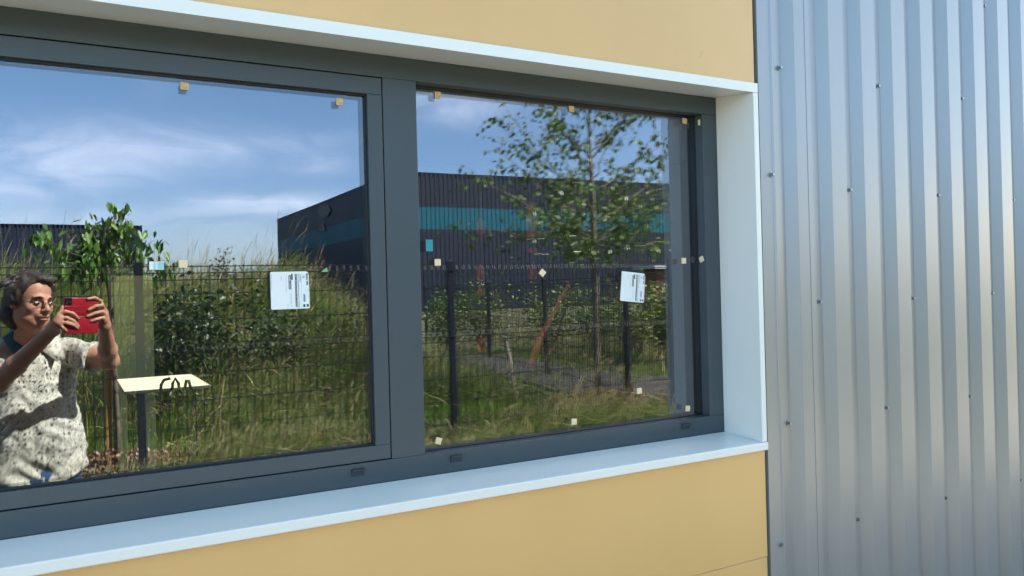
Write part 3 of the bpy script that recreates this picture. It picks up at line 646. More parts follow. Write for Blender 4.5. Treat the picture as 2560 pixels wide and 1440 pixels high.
def tree_right():
    g = random.Random(4); gn = np.random.default_rng(4)
    base = Vector((tr_x, tr_y, float(ground_z(tr_x, tr_y)))); Yt = 7.2
    root = empty('young_tree', base, 'young birch like tree with airy crown reflected in the right pane', 'tree')
    def W(px, py, dy=0): p = VR(px, py, Yt + dy); return p
    trunk = [base - Vector((0, 0, .1)), W(1496, 900), W(1492, 780), W(1489, 680), W(1487, 600), W(1483, 480), W(1478, 380), W(1474, 250), W(1472, 120)]
    b = MB(); b.tube(trunk, [.045, .038, .035, .04, .034, .028, .022, .016, .006], 10); b.build('trunk', M['bark'], root, smooth=True)
    # limbs: (start on trunk px, end px, depth)
    L = [((1488, 665), (1400, 560), .2), ((1490, 650), (1570, 560), -.2), ((1488, 640), (1430, 500), -.4), ((1487, 600), (1180, 560), .3), ((1487, 610), (1690, 600), .3), ((1486, 580), (1200, 450), -.3), ((1485, 590), (1320, 400), .4),
         ((1485, 560), (1250, 380), .1), ((1484, 540), (1280, 290), -.2), ((1482, 500), (1240, 300), .2), ((1484, 560), (1660, 470), -.4), ((1484, 570), (1690, 380), .2), ((1482, 520), (1640, 330), -.2), ((1480, 480), (1700, 310), .35),
         ((1480, 450), (1560, 280), .1), ((1479, 430), (1400, 290), -.1), ((1478, 400), (1360, 270), .25), ((1476, 350), (1520, 200), -.1), ((1478, 380), (1600, 250), .3), ((1483, 530), (1380, 340), -.45), ((1484, 560), (1590, 420), .5), ((1476, 330), (1420, 180), .1),
         ((1486, 600), (1330, 520), -.5), ((1487, 620), (1560, 490), .55), ((1485, 590), (1650, 520), -.1), ((1480, 440), (1330, 200), 0), ((1478, 400), (1640, 190), 0), ((1488, 650), (1420, 600), -.3)]
    br = MB(); pts = []
    for (a, e, dy) in L:
        A = W(*a); E_ = W(e[0], e[1], dy); ln = (E_ - A).length; path = bez(A, E_, Vector((0, 0, -.05 * ln + .03)), 7, .02, g)
        r0 = .008 * min(1, ln); br.tube(path, [r0 * (1 - .8 * i / 7) + .0015 for i in range(8)], 6)
        for i in range(2, 8):
            for _ in range(3):
                p = path[i]; d = Vector((g.gauss(0, .5), g.gauss(0, .5), g.gauss(-.15, .35))).normalized() + (E_ - A).normalized() * .5
                l2 = g.uniform(.12, .34); q = p + d * l2; tw = bez(p, q, Vector((0, 0, .02)), 3, .01, g); br.tube(tw, [.003, .0022, .0016, .001], 4)
                for k in range(g.randint(5, 9)):
                    pts.append(p.lerp(q, g.uniform(.25, 1.05)) + Vector((g.gauss(0, .02), g.gauss(0, .02), g.gauss(0, .02))))
            if g.random() < .5: pts.append(path[i] + Vector((g.gauss(0, .03),) * 3))
    # denser low middle of the crown
    for _ in range(1300):
        a = g.gauss(1500, 100), g.gauss(540, 62)
        if a[0] > 1200 and g.random() < .65: pts.append(W(a[0], a[1], g.gauss(0, .35)))
    # dense inner foliage close to the trunk, on short twigs
    br.build('branch', M['bark'], root, smooth=True)
    V, F, c = leaves_np(np.array([tuple(p) for p in pts]), .053, gn, LEAFG, 1.1, .64)
    o = link('crown', npmesh('crown', V, [F], False, c), M['leaf'], root)
tree_right()
def tree_left():
    g = random.Random(9); gn = np.random.default_rng(9); Yt = 6.75
    W = lambda px, py, dy=0: VR(px, py, Yt + dy, YGS)
    bx = W(290, 1160); base = Vector((bx.x, bx.y, float(ground_z(bx.x, bx.y))))
    root = empty('staked_sapling', base, 'small leafy sapling with drooping leaves above the fence, tied to a stake', 'sapling')
    b = MB(); b.tube([base - Vector((0, 0, .1)), W(296, 1080), W(290, 980), W(282, 860), W(276, 740), W(272, 690), W(262, 640), W(268, 600), W(280, 540)], [.024, .022, .02, .019, .018, .022, .014, .01, .005], 10); b.build('trunk', M['bark2'], root, smooth=True)
    tips = [((272, 690), (290, 520), 0, 1.0), ((270, 690), (210, 590), .1, 1), ((268, 680), (95, 585), -.1, 1.1), ((272, 690), (385, 600), .1, 1), ((274, 700), (415, 650), -.1, .7), ((270, 680), (250, 610), .1, 1), ((268, 690), (170, 640), .15, .9), ((272, 680), (310, 560), -.1, .9), ((270, 690), (230, 560), 0, .8), ((272, 690), (300, 530), .1, .8), ((270, 690), (150, 650), -.2, .6)]
    br = MB(); pts = []
    for a, e, dy, k in tips:
        A = W(*a); E_ = W(e[0], e[1], dy); path = bez(A, E_, Vector((0, 0, .02)), 6, .01, g); br.tube(path, [.008, .007, .006, .005, .004, .003, .002], 6)
        for _ in range(int(46 * k)): pts.append(path[g.choice([3, 4, 5, 5, 6, 6, 6])] + Vector((g.gauss(0, .045), g.gauss(0, .045), g.gauss(-.02, .05))))
    for _ in range(150): pts.append(W(g.gauss(240, 35), g.gauss(640, 30), g.gauss(0, .1)))
    br.build('branch', M['bark2'], root, smooth=True)
    V, F, c = leaves_np(np.array([tuple(p) for p in pts]), .085, gn, [(.10, .21, .035), (.15, .25, .05), (.07, .15, .03)], 1.1, .42)
    link('crown', npmesh('crown', V, [F], False, c), M['leaf'], root)
    s = MB(); s.tube([W(268, 1180, .05) - Vector((0, 0, .2)), W(272, 850, .05), W(274, 800, .05)], .028, 14)
    tag(s.build('wooden_stake', M['stake'], smooth=False), 'round yellowish wooden stake beside the sapling behind the fence', 'stake')
tree_left()
def chips(cx, cy, r, n, seed, label, name='mulch_ring'):
    g = np.random.default_rng(seed); a = g.uniform(0, 6.28, n); q = r * np.sqrt(g.random(n)); x = cx + q * np.cos(a); y = cy + q * np.sin(a)
    z = ground_z(x, y) + .07 * (1 - (q / r) ** 2) + g.uniform(0, .02, n)
    V, F, c = leaves_np(np.stack([x, y, z], 1), .05, g, [(.22, .10, .055), (.30, .17, .10), (.14, .07, .045), (.42, .30, .22)], 0, .5)
    tag(link(name, npmesh(name, V, [F], False, c), M['chips']), label, 'mulch', kind='stuff')
chips(tr_x, tr_y, .58, 3200, 21, 'reddish bark mulch heaped round the airy tree')
chips(.30, yr(6.75), .5, 2200, 22, 'reddish bark mulch round the staked sapling')
# saplings and bushes along the far side of the second fence
def bush(x, y, h, r, n, seed, lab, cols=LEAFG, size=.07):
    g = random.Random(seed); gn = np.random.default_rng(seed); z0 = float(ground_z(x, y)); root = empty('bush', (x, y, z0), lab, 'bush', 'bushes along the second fence')
    br = MB(); pts = []
    for k in range(9):
        a = g.uniform(0, 6.28); q = Vector((x + math.cos(a) * r * g.uniform(.3, .9), y + math.sin(a) * r * g.uniform(.3, .9), z0 + h * g.uniform(.6, 1)))
        path = bez(Vector((x, y, z0 - .03)), q, Vector((0, 0, .05)), 6, .03, g); br.tube(path, [.012, .01, .008, .007, .005, .004, .002], 5)
        for _ in range(n // 9): pts.append(path[g.choice([2, 3, 4, 5, 6, 6])] + Vector((g.gauss(0, r * .22), g.gauss(0, r * .22), g.gauss(0, h * .10))))
    br.build('stem', M['bark2'], root)
    pts = [p for p in pts if p.z > z0 + .03]
    V, F, c = leaves_np(np.array([tuple(p) for p in pts]), size, gn, cols, .3, .6); link('foliage', npmesh('foliage', V, [F], False, c), M['leaf'], root)
YG2 = [(.22, .27, .05), (.15, .20, .04), (.27, .29, .07), (.10, .15, .03)]
bl = [(6.6, 14.5, 1.15, .6, 'low yellow green bush nearest the mullion side of the path'), (7.6, 14.8, 1.3, .7, 'yellow green bush left of the slanting pole'), (8.3, 13.2, 1.25, .65, 'broad yellow green bush behind the far fence post'), (8.7, 12.2, 1.15, .6, 'leafy bush just left of the tree trunk'),
      (8.7, 11.0, 1.15, .55, 'leafy bush just right of the tree trunk'), (8.5, 10.0, 1.2, .5, 'dark green bush below the tilted label'), (8.6, 9.6, 1.1, .5, 'bush by the rust brown shed'), (5.9, 15.5, 1.0, .6, 'small pale bush at the left end of the row')]
for i, (x, Yt, h, r, lab) in enumerate(bl): bush(x, yr(Yt), h * 1.05, r * 1.15, 1300, 40 + i, lab, YG2 if i % 3 else LEAFG)
# dark shrubs on the bank
for i, (px, Yt, h, r) in enumerate(((425, 8.1, 1.15, .62), (570, 8.5, 1.05, .62), (560, 11.4, .75, .14), (600, 11.5, .5, .12), (720, 8.9, .55, .5), (850, 9.6, .5, .5))):
    p = VR(px, 760, Yt, YGS); bush(p.x, p.y, h, r, (1400, 1100, 260, 260, 380, 320)[i], 60 + i, ['dark green shrub low on the bank left of centre', 'dark green shrub low on the bank right of the other', 'slim feathery shrub on the crest of the bank', 'short feathery shrub beside the taller one on the crest', 'dark green scrub on the bank below the larger label', 'dark green scrub at the right end of the bank'][i], [(.03, .055, .018), (.04, .07, .02), (.055, .085, .03)], .06 if i in (0, 1, 4, 5) else .04)
s = MB(); a = VR(1287, 950, 8.7); z0 = float(ground_z(a.x, a.y)); s.tube([Vector((a.x, a.y, z0 - .1)), VR(1275, 890, 8.7), VR(1263, 842, 8.7)], [.028, .024, .02], 8); s.tube([Vector((a.x - .04, a.y, z0 - .1)), VR(1265, 870, 8.7), VR(1250, 820, 8.7)], [.008, .006, .003], 6)
tag(s.build('broken_stake', M['oldwood']), 'grey split wooden stake leaning in the grass beside the path', 'stake')

# ================================================================== far buildings
def clad_building(A, B, Cc, ht, zt0, zt1, label, name='warehouse'):
    """A, B, Cc are plan points (x, y); walls A-B and B-Cc; teal band between zt0 and zt1"""
    root = empty(name, (B[0], B[1], 0), label, 'warehouse')
    def wall(p, q, z0, z1, m, nm, rib=.3, off=0):
        d = Vector((q[0] - p[0], q[1] - p[1])); Ln = d.length; d.normalize(); nn = Vector((d.y, -d.x))
        if (Vector(p) - Vector((0, 0))).dot(nn) > 0: nn = -nn
        pts = []; k = 0; t = 0
        while t < Ln - rib:
            for dt, o in ((0, 0), (rib * .45, 0), (rib * .55, .022), (rib * .9, .022)): c = Vector(p) + d * (t + dt) + nn * (o + off); pts.append(c)
            t += rib
        pts.append(Vector(p) + d * Ln + nn * off)
        n = len(pts); V = [(c.x, c.y, z0) for c in pts] + [(c.x, c.y, z1) for c in pts]
        b = MB(); b.add(V, [(i, i+1, n+i+1, n+i) for i in range(n-1)]); return b.build(nm, m, root)
    for (p, q) in ((A, B), (B, Cc)):
        wall(p, q, 0, zt0, M['clad'], 'wall'); wall(p, q, zt1, ht, M['clad'], 'wall'); wall(p, q, zt0, zt1, M['teal'], 'teal_band')
    D_ = (A[0] + Cc[0] - B[0], A[1] + Cc[1] - B[1])
    b = MB(); b.add([(*A, ht), (*B, ht), (*Cc, ht), (*D_, ht), (*A, ht - .3), (*B, ht - .3), (*Cc, ht - .3), (*D_, ht - .3)], [(0, 1, 2, 3), (4, 7, 6, 5), (0, 4, 5, 1), (1, 5, 6, 2), (2, 6, 7, 3), (3, 7, 4, 0)]); b.build('roof', M['clad'], root)
    b = MB(); b.add([(*Cc, 0), (*D_, 0), (*D_, ht), (*Cc, ht), (*A, 0), (*A, ht)], [(0, 1, 2, 3), (1, 4, 5, 2)]); b.build('rear_wall', M['clad'], root)
    return root
# corner near the mullion; plan found from the roof line
HB = 9.0
def plan(tx, tz): Yt = (HB - Zc) / tz; return (tx * Yt, yr(Yt) )
A_, B_, C_ = plan(.2294, .0949), plan(.3938, .1635), plan(.878, .1666)
C2 = (B_[0] + (C_[0] - B_[0]) * 1.4, B_[1] + (C_[1] - B_[1]) * 1.4)
YB = 1.92 - B_[1]
fb = clad_building(A_, B_, C2, HB, Zc + .0853 * YB, Zc + .1155 * YB, 'large dark ribbed warehouse with a teal band, behind the airy tree')
def emblem():
    d = Vector((A_[0] - B_[0], A_[1] - B_[1])); d.normalize(); nn = Vector((d.y, -d.x)); 
    if Vector(B_).dot(nn) > 0: nn = -nn
    # find wall position under a given pixel
    def hit(px, py):
        r_ = ray(px, py); r_ = Vector((r_.x, -r_.y, r_.z)); o = Vector((CAM.x, 2 * YGS - CAM.y, CAM.z))
        b2 = Vector(B_) + nn * .10; t = (b2 - Vector((o.x, o.y))).dot(nn) / Vector((r_.x, r_.y)).dot(nn); return o + r_ * t
    def pl(pts, nm, m):
        V = [hit(*p) for p in pts]; n = len(V); V2 = [v + Vector((nn.x, nn.y, 0)) * .02 for v in V]; b = MB()
        b.add(V + V2, [tuple(range(n)), tuple(range(n, 2*n))] + [(i, (i+1) % n, (i+1) % n + n, i + n) for i in range(n)]); b.build(nm, m, fb)
    pl([(794, 519), (806, 511), (820, 512), (827, 524), (821, 538), (808, 546), (796, 534)], 'grey_emblem', M['logo'])
    pl([(803, 563), (808, 558), (815, 577), (791, 579)], 'grey_emblem', M['logo'])
emblem()
ytd = (8.0 - Zc) / .0845
P0, P1 = (-.8 * ytd, yr(ytd)), (.0766 * ytd, yr(ytd)); 
clad_building((P1[0] + 2, yr(ytd + 30)), P1, (P0[0], P0[1]), 8.0, 3.0, 3.01, 'low dark warehouse far behind the bank and the sapling')
# rust brown shed behind the right end of the fence
sh = empty('shed', (11.5, yr(13.5), FG), 'rust brown shed with a pale flat roof behind the right fence post', 'shed')
pz = VR(1650, 672, 13.5); pl_ = VR(1640, 672, 13.5); pr_ = VR(1760, 672, 13.5)
b = MB(); b.box((pl_.x, pl_.y - .5, FG), (pr_.x, pl_.y, pz.z)); b.build('wall', M['shed'], sh)
b = MB(); b.box((pl_.x - .15, pl_.y - .6, pz.z + .001), (pr_.x + .1, pl_.y + .15, pz.z + .07)); b.build('roof', M['shedroof'], sh)
b = MB(); d0, d1 = VR(1650, 720, 13.5), VR(1668, 790, 13.5); b.box((d0.x, pl_.y, FG), (d1.x, pl_.y + .02, d0.z)); b.build('door', M['dark'], sh)

# ================================================================== the photographer (seen in the glass)
class SDF:
    def __init__(s, lo, hi, h):
        s.lo = np.array(lo, float); s.h = h; s.n = np.ceil((np.array(hi) - s.lo) / h).astype(int) + 1
        s.d = np.full(s.n, 1.0, np.float32)
    def _sub(s, lo, hi):
        a = np.clip(np.floor((np.array(lo) - s.lo) / s.h).astype(int), 0, s.n - 1); b = np.clip(np.ceil((np.array(hi) - s.lo) / s.h).astype(int) + 1, 0, s.n)
        sl = tuple(slice(i, j) for i, j in zip(a, b))
        g = [(s.lo[k] + s.h * np.arange(a[k], b[k])).astype(np.float32) for k in range(3)]
        return sl, g[0][:, None, None], g[1][None, :, None], g[2][None, None, :]
    def _put(s, sl, v, k, op='u'):
        d = s.d[sl]
        if d.size == 0: return
        if op == 's': v = -v; h = np.clip(.5 + .5 * (v - d) / max(k, 1e-6), 0, 1); s.d[sl] = d + (v - d) * h + k * h * (1 - h)
        elif op == 'u': h = np.clip(.5 + .5 * (v - d) / max(k, 1e-6), 0, 1); s.d[sl] = v + (d - v) * h - k * h * (1 - h)
    def cap(s, a, b, ra, rb=None, k=.01, op='u', flat=None):
        rb = ra if rb is None else rb; a = np.array(a, float); b = np.array(b, float); m = max(ra, rb) + k + .02
        sl, X, Y, Z = s._sub(np.minimum(a, b) - m, np.maximum(a, b) + m); ab = b - a; L2 = max((ab ** 2).sum(), 1e-9)
        t = np.clip(((X - a[0]) * ab[0] + (Y - a[1]) * ab[1] + (Z - a[2]) * ab[2]) / L2, 0, 1)
        q = np.sqrt((X - a[0] - t * ab[0]) ** 2 + (Y - a[1] - t * ab[1]) ** 2 + (Z - a[2] - t * ab[2]) ** 2) - (ra + (rb - ra) * t)
        if flat is not None:   # cut beyond b along the axis
            u = ab / np.sqrt(L2); q = np.maximum(q, (X - b[0]) * u[0] + (Y - b[1]) * u[1] + (Z - b[2]) * u[2] - flat)
        s._put(sl, q, k, op); return s
    def chain(s, pts, rs, k=.008):
        for i in range(len(pts) - 1): s.cap(pts[i], pts[i + 1], rs[i], rs[i + 1], k)
        return s
    def ell(s, c, r, R=None, k=.012, op='u'):
        c = np.array(c, float); r = np.array(r, float); m = r.max() + k + .015
        sl, X, Y, Z = s._sub(c - m, c + m); P = [X - c[0], Y - c[1], Z - c[2]]
        if R is not None: P = [R[i][0] * P[0] + R[i][1] * P[1] + R[i][2] * P[2] for i in range(3)]    # rows are the local axes
        k0 = np.sqrt(sum((P[i] / r[i]) ** 2 for i in range(3))); k1 = np.sqrt(sum((P[i] / r[i] ** 2) ** 2 for i in range(3))) + 1e-6
        s._put(sl, k0 * (k0 - 1) / k1, k, op); return s
    def mesh(s, name, post=2):
        d = s.d; h = s.h; n = np.array(d.shape); ins = d < 0
        c = np.zeros(n - 1, np.int8)
        for i in (0, 1):
            for j in (0, 1):
                for k in (0, 1): c += ins[i:n[0]-1+i, j:n[1]-1+j, k:n[2]-1+k]
        cells = np.argwhere((c > 0) & (c < 8)); idx = np.full(n - 1, -1, np.int64); idx[tuple(cells.T)] = np.arange(len(cells))
        acc = np.zeros((len(cells), 3)); cnt = np.zeros(len(cells))
        co = [(i, j, k) for i in (0, 1) for j in (0, 1) for k in (0, 1)]
        for a in co:
            for ax in range(3):
                if a[ax]: continue
                b = list(a); b[ax] = 1; da = d[tuple((cells + a).T)]; db = d[tuple((cells + b).T)]; mk = (da < 0) != (db < 0)
                t = da[mk] / (da[mk] - db[mk]); p = np.tile(np.array(a, float), (mk.sum(), 1)); p[:, ax] += t; acc[mk] += p; cnt[mk] += 1
        V = s.lo + (cells + acc / cnt[:, None]) * h
        F = []
        for ax in range(3):
            a0 = [slice(1, n[k] - 1) for k in range(3)]; a0[ax] = slice(0, n[ax] - 1); b0 = list(a0); b0[ax] = slice(1, n[ax])
            A = ins[tuple(a0)]; B = ins[tuple(b0)]; e = np.argwhere(A != B); fl = A[tuple(e.T)]
            off = np.ones(3, int); off[ax] = 0; e = e + off
            u, v = [(1, 2), (2, 0), (0, 1)][ax]; du = np.zeros(3, int); du[u] = 1; dv = np.zeros(3, int); dv[v] = 1
            q = np.stack([idx[tuple((e - du - dv).T)], idx[tuple((e - dv).T)], idx[tuple(e.T)], idx[tuple((e - du).T)]], 1)
            q[~fl] = q[~fl][:, ::-1]; F.append(q)
        F = np.concatenate(F)
        for _ in range(post):      # light smoothing
            S = np.zeros_like(V); Cn = np.zeros(len(V))
            for a, b in ((0, 1), (1, 2), (2, 3), (3, 0)):
                for p, q in ((a, b), (b, a)): np.add.at(S, F[:, p], V[F[:, q]]); np.add.at(Cn, F[:, p], 1)
            V = V * .5 + .5 * S / Cn[:, None]
        return npmesh(name, V, [F], True)

def person():
    P = lambda px, py, Y: np.array(VR(px, py, Y, YGS))
    hd = P(78, 753, 4.10); zg = float(ground_z(0, -2.3))
    root = empty('person', (hd[0], hd[1], zg), 'man in a cream printed shirt holding a phone in a red case in both hands', 'person')
    a = rad(37); tp_ = rad(-5)
    s_ = np.array([math.cos(a), -math.sin(a), 0]); f0 = np.array([math.sin(a), math.cos(a), 0]); u0 = np.array([0, 0, 1.0])
    f_ = f0 * math.cos(tp_) + u0 * math.sin(tp_); u_ = u0 * math.cos(tp_) - f0 * math.sin(tp_)
    ro = rad(-4); s2 = s_ * math.cos(ro) + u_ * math.sin(ro); u_ = u_ * math.cos(ro) - s_ * math.sin(ro); s_ = s2
    RH = np.array([s_, f_, u_]); H = lambda x, y, z: hd + x * s_ + y * f_ + z * u_
    ch = P(82, 960, 4.24); at_ = rad(14); st_ = np.array([math.cos(at_), -math.sin(at_), 0]); ft_ = np.array([math.sin(at_), math.cos(at_), 0]); RT = np.array([st_, ft_, [0, 0, 1]])
    T = lambda x, y, z: np.array([ch[0], ch[1], 0]) + x * st_ + y * ft_ + np.array([0, 0, z])
    zc = ch[2]
    B = SDF((-.72, -2.95, zg - .02), (.42, -1.72, 1.95), .0045)
    # --- head
    B.ell(H(0, -.018, .042), (.076, .096, .080), RH, .02); B.ell(H(0, .012, -.03), (.062, .074, .088), RH, .03)
    B.ell(H(0, .052, -.096), (.030, .030, .024), RH, .03)
    for q in (-1, 1):
        B.ell(H(q * .037, .018, -.078), (.024, .045, .024), RH, .03); B.ell(H(q * .038, .056, -.028), (.024, .022, .022), RH, .02)
        B.ell(H(q * .079, -.010, -.008), (.009, .019, .032), RH, .006)
    B.ell(H(0, .078, .020), (.050, .014, .010), RH, .014)
    for q in (-1, 1): B.ell(H(q * .031, .098, -.001), (.018, .016, .011), RH, .012, 's')
    for q in (-1, 1): B.ell(H(q * .031, .076, -.001), (.013, .012, .010), RH, .004)
    B.cap(H(0, .086, .010), H(0, .111, -.032), .0085, .0125, .010)
    for q in (-1, 1): B.ell(H(q * .012, .100, -.036), (.009, .010, .008), RH, .006)
    B.ell(H(0, .083, -.058), (.030, .018, .020), RH, .014)
    B.ell(H(0, .102, -.068), (.022, .008, .0035), RH, .004, 's')
    B.ell(H(0, .094, -.060), (.022, .010, .0055), RH, .003); B.ell(H(0, .092, -.077), (.020, .010, .006), RH, .003)
    for q in (-1, 1): B.cap(H(q * .022, .10, -.042), H(q * .036, .086, -.066), .0030, .0030, .006, 's')     # cheek folds
    # neck
    nb = T(0, -.03, zc + .155)
    B.cap(H(0, -.02, -.05), nb, .056, .064, .03); B.cap(H(0, .03, -.10), nb + ft_ * .05, .030, .050, .03)
    # --- torso, hips, legs (under the clothes)
    B.ell(T(0, -.02, zc + .02), (.165, .10, .20), RT, .05); B.ell(T(0, .0, zc - .22), (.165, .125, .18), RT, .05); B.ell(T(0, -.02, zc - .42), (.160, .11, .12), RT, .05)
    for q in (-1, 1):
        hp = T(q * .095, -.02, zc - .45); kn = T(q * .11, .02, zg + .50); an = T(q * .12, -.02, zg + .09); B.chain([hp, kn, an], [.088, .056, .040], .03)
        B.cap(an - np.array([0, 0, .035]), an - np.array([0, 0, .05]) + ft_ * .15, .036, .030, .02)
    shR, shL = P(180, 884, 4.25), P(-52, 884, 4.36)
    elR, wrR = P(273, 902, 4.05), P(262, 814, 3.85)
    elL, wrL = P(-6, 958, 4.02), P(132, 826, 3.79)
    B.cap(T(.10, -.02, zc + .12), shR, .06, .056, .04); B.cap(T(-.10, -.02, zc + .12), shL, .06, .056, .04)
    B.chain([shR, shR * .45 + elR * .55, elR], [.055, .050, .042], .015); B.chain([shL, shL * .45 + elL * .55, elL], [.056, .050, .043], .015)
    B.chain([elR, elR * .68 + wrR * .32, wrR], [.038, .037, .024], .02)
    B.chain([elL, elL * .68 + wrL * .32, wrL], [.041, .040, .026], .02)
    # --- hands: Yp is the plane of the phone back at each column
    Yp = lambda px: 3.745 + .564 * (px - 171) * .00148
    def hand(palm, fingers, wr, k=.005):
        for p, q, r0, r1 in palm: B.cap(p, q, r0, r1, .008)
        for pts, r in fingers: B.chain(pts, [r, r * .97, r * .92, r * .80][:len(pts)], .0025)
    F = lambda px, py, dy: P(px, py, Yp(px) + dy)
    hand([(wrR, F(258, 795, .018), .025, .020), (wrR, F(262, 785, .006), .024, .017), (F(262, 776, .004), F(262, 802, .004), .012, .013), (F(258, 778, .024), F(260, 800, .024), .012, .014)],
         [([F(261, 775, .006), F(253, 753, .0), F(237, 744, -.010), F(220, 747, -.011)], .0088),
          ([F(263, 778, .002), F(257, 763, -.016), F(241, 765, -.019), F(222, 775, -.013)], .0090),
          ([F(264, 788, .0), F(256, 779, -.018), F(239, 783, -.020), F(219, 791, -.013)], .0088),
          ([F(263, 797, .0), F(254, 795, -.016), F(240, 799, -.018), F(228, 804, -.012)], .0078),
          ([F(258, 800, .028), F(248, 790, .034), F(234, 784, .026)], .0100)], wrR)
    hand([(wrL, F(144, 806, .006), .027, .022), (wrL, F(148, 795, .002), .026, .018), (F(149, 786, .002), F(149, 812, .002), .012, .013)],
         [([F(149, 787, .0), F(164, 779, -.018), F(182, 784, -.020), F(196, 797, -.013)], .0088),
          ([F(148, 797, .0), F(167, 795, -.020), F(184, 803, -.021), F(196, 816, -.013)], .0088),
          ([F(148, 806, .0), F(166, 808, -.019), F(182, 813, -.020), F(193, 822, -.013)], .0085),
          ([F(149, 815, .0), F(158, 821, -.014), F(165, 828, -.012)], .0078),
          ([F(150, 783, .004), F(156, 769, .004), F(163, 758, .008), F(169, 748, .010)], .0082),
          ([F(147, 800, .026), F(158, 790, .036), F(170, 786, .028)], .0100)], wrL)
    link('body', B.mesh('body', 1), M['skin'], root)
    # --- facial features
    def ellip(name, c, r, m, R=RH, parent=root):
        bm_ = bmesh.new(); bmesh.ops.create_uvsphere(bm_, u_segments=20, v_segments=12, radius=1)
        for v in bm_.verts: v.co = Vector(c) + Vector(R[0]) * (v.co.x * r[0]) + Vector(R[1]) * (v.co.y * r[1]) + Vector(R[2]) * (v.co.z * r[2])
        me = bpy.data.meshes.new(name); bm_.to_mesh(me); bm_.free()
        for p in me.polygons: p.use_smooth = True
        return link(name, me, m, parent)
    for q in (-1, 1):
        e = ellip('eye', H(q * .031, .0795, -.003), (.0125, .0105, .0065), M['eye']); ellip('iris', H(q * .031 + .001, .0885, -.003), (.0052, .0030, .0050), M['iris'], parent=e)
        g = MB(); g.tube([H(q * .013, .097, .020), H(q * .031, .095, .025), H(q * .049, .083, .020)], [.003, .0042, .002], 6); g.build('eyebrow', M['brow'], root, smooth=True)
    ellip('lips', H(0, .0955, -.061), (.021, .009, .0042), M['lip']); ellip('lips', H(0, .0935, -.0755), (.018, .0095, .0050), M['lip'])
    g = MB()
    for q in (-1, 1):
        ring = [H(q * .033 + .024 * math.cos(t), .108 - .012 * math.cos(t) ** 2, -.006 + .017 * math.sin(t)) for t in np.linspace(0, 2 * math.pi, 21)]; g.tube(ring, .0009, 6, False)
        g.tube([H(q * .056, .100, 0), H(q * .075, .06, .002), H(q * .082, .0, .004)], .0015, 6)
    g.tube([H(-.009, .107, -.002), H(0, .112, .002), H(.009, .107, -.002)], .0014, 6); g.build('spectacles', M['lens'], root, smooth=True)
    # --- hair
    h = SDF(hd - .19, hd + .19, .0035)
    h.ell(H(0, -.030, .048), (.089, .104, .092), RH, .01); h.ell(H(0, -.066, -.035), (.084, .058, .085), RH, .03); h.ell(H(0, -.075, -.085), (.070, .045, .050), RH, .03)
    for q in (-1, 1): h.ell(H(q * .078, -.020, .015), (.017, .042, .045), RH, .015)
    h.ell(H(.02, .052, .100), (.050, .030, .026), RH, .02)
    h.ell(H(0, .075, .006), (.074, .078, .086), RH, .012, 's'); h.ell(H(0, .060, -.075), (.10, .085, .075), RH, .01, 's')
    # strand relief
    sl, X, Y, Z = h._sub(hd - .2, hd + .2); lx = (X - hd[0]) * s_[0] + (Y - hd[1]) * s_[1] + (Z - hd[2]) * s_[2]; ly = (X - hd[0]) * f_[0] + (Y - hd[1]) * f_[1] + (Z - hd[2]) * f_[2]; lz = (X - hd[0]) * u_[0] + (Y - hd[1]) * u_[1] + (Z - hd[2]) * u_[2]
    h.d[sl] += (.0018 * np.sin(lx * 210 + 3 * np.sin(ly * 40 + lz * 25)) + .0022 * np.sin(lx * 90 + ly * 70 + 2 * np.sin(lz * 60)) * np.cos(ly * 55 - lz * 35)).astype(np.float32)
    hair = link('hair', h.mesh('hair', 1), M['hair'], root)
    # loose strands
    g = random.Random(3); st = MB(); sg = MB()
    for _ in range(1500):
        th = g.uniform(-math.pi, math.pi); ph = g.uniform(.05, 1.35); 
        d = np.array([math.sin(th) * math.sin(ph) , math.cos(th) * math.sin(ph), math.cos(ph)])
        if d[1] > .45 and d[2] < .62: continue
        p0 = H(0, -.030, .048) + (s_ * d[0] * .087 + f_ * d[1] * .102 + u_ * d[2] * .090)
        dr = s_ * (d[0] * .5 + .12) + f_ * (d[1] * .15 - .35) + u_ * (-.55); dr = dr / np.linalg.norm(dr); ou = p0 - H(0, -.03, .048); ou = ou / np.linalg.norm(ou)
        L_ = g.uniform(.03, .075); p1 = p0 + dr * L_ * .5 + ou * g.uniform(.004, .013); p2 = p0 + dr * L_ + ou * g.uniform(-.002, .008)
        (sg if (g.random() < .25 + .5 * max(0, d[1])) else st).tube([Vector(p0), Vector(p1), Vector(p2)], [.0012, .0014, .0003], 3, False)
    st.build('strand', M['hair'], hair); sg.build('grey_strand', M['hair_g'], hair)
    # --- shirt
    S = SDF((-.68, -2.85, zc - .60), (.42, -1.85, zc + .30), .005)
    S.ell(T(0, -.01, zc + .0), (.183, .122, .20), RT, .05); S.ell(T(0, .012, zc - .20), (.190, .142, .22), RT, .05); S.cap(T(-.085, .0, zc - .30), T(-.095, .0, zc - .55), .125, .130, .05); S.cap(T(.085, .0, zc - .30), T(.10, .0, zc - .55), .125, .130, .05)
    S.cap(T(-.06, -.035, zc + .155), shL, .055, .066, .05); S.cap(T(.06, -.035, zc + .155), shR, .055, .066, .05)
    eR = shR * .36 + elR * .64; eL = shL * .30 + elL * .70
    S.cap(shR, eR, .068, .070, .03, flat=.0); S.cap(shL, eL, .068, .072, .03, flat=.0)
    sl, X, Y, Z = S._sub(S.lo, S.lo + S.n * S.h); tx = (X - ch[0]) * st_[0] + (Y - ch[1]) * st_[1]; ty = (X - ch[0]) * ft_[0] + (Y - ch[1]) * ft_[1]; zz = Z - zc
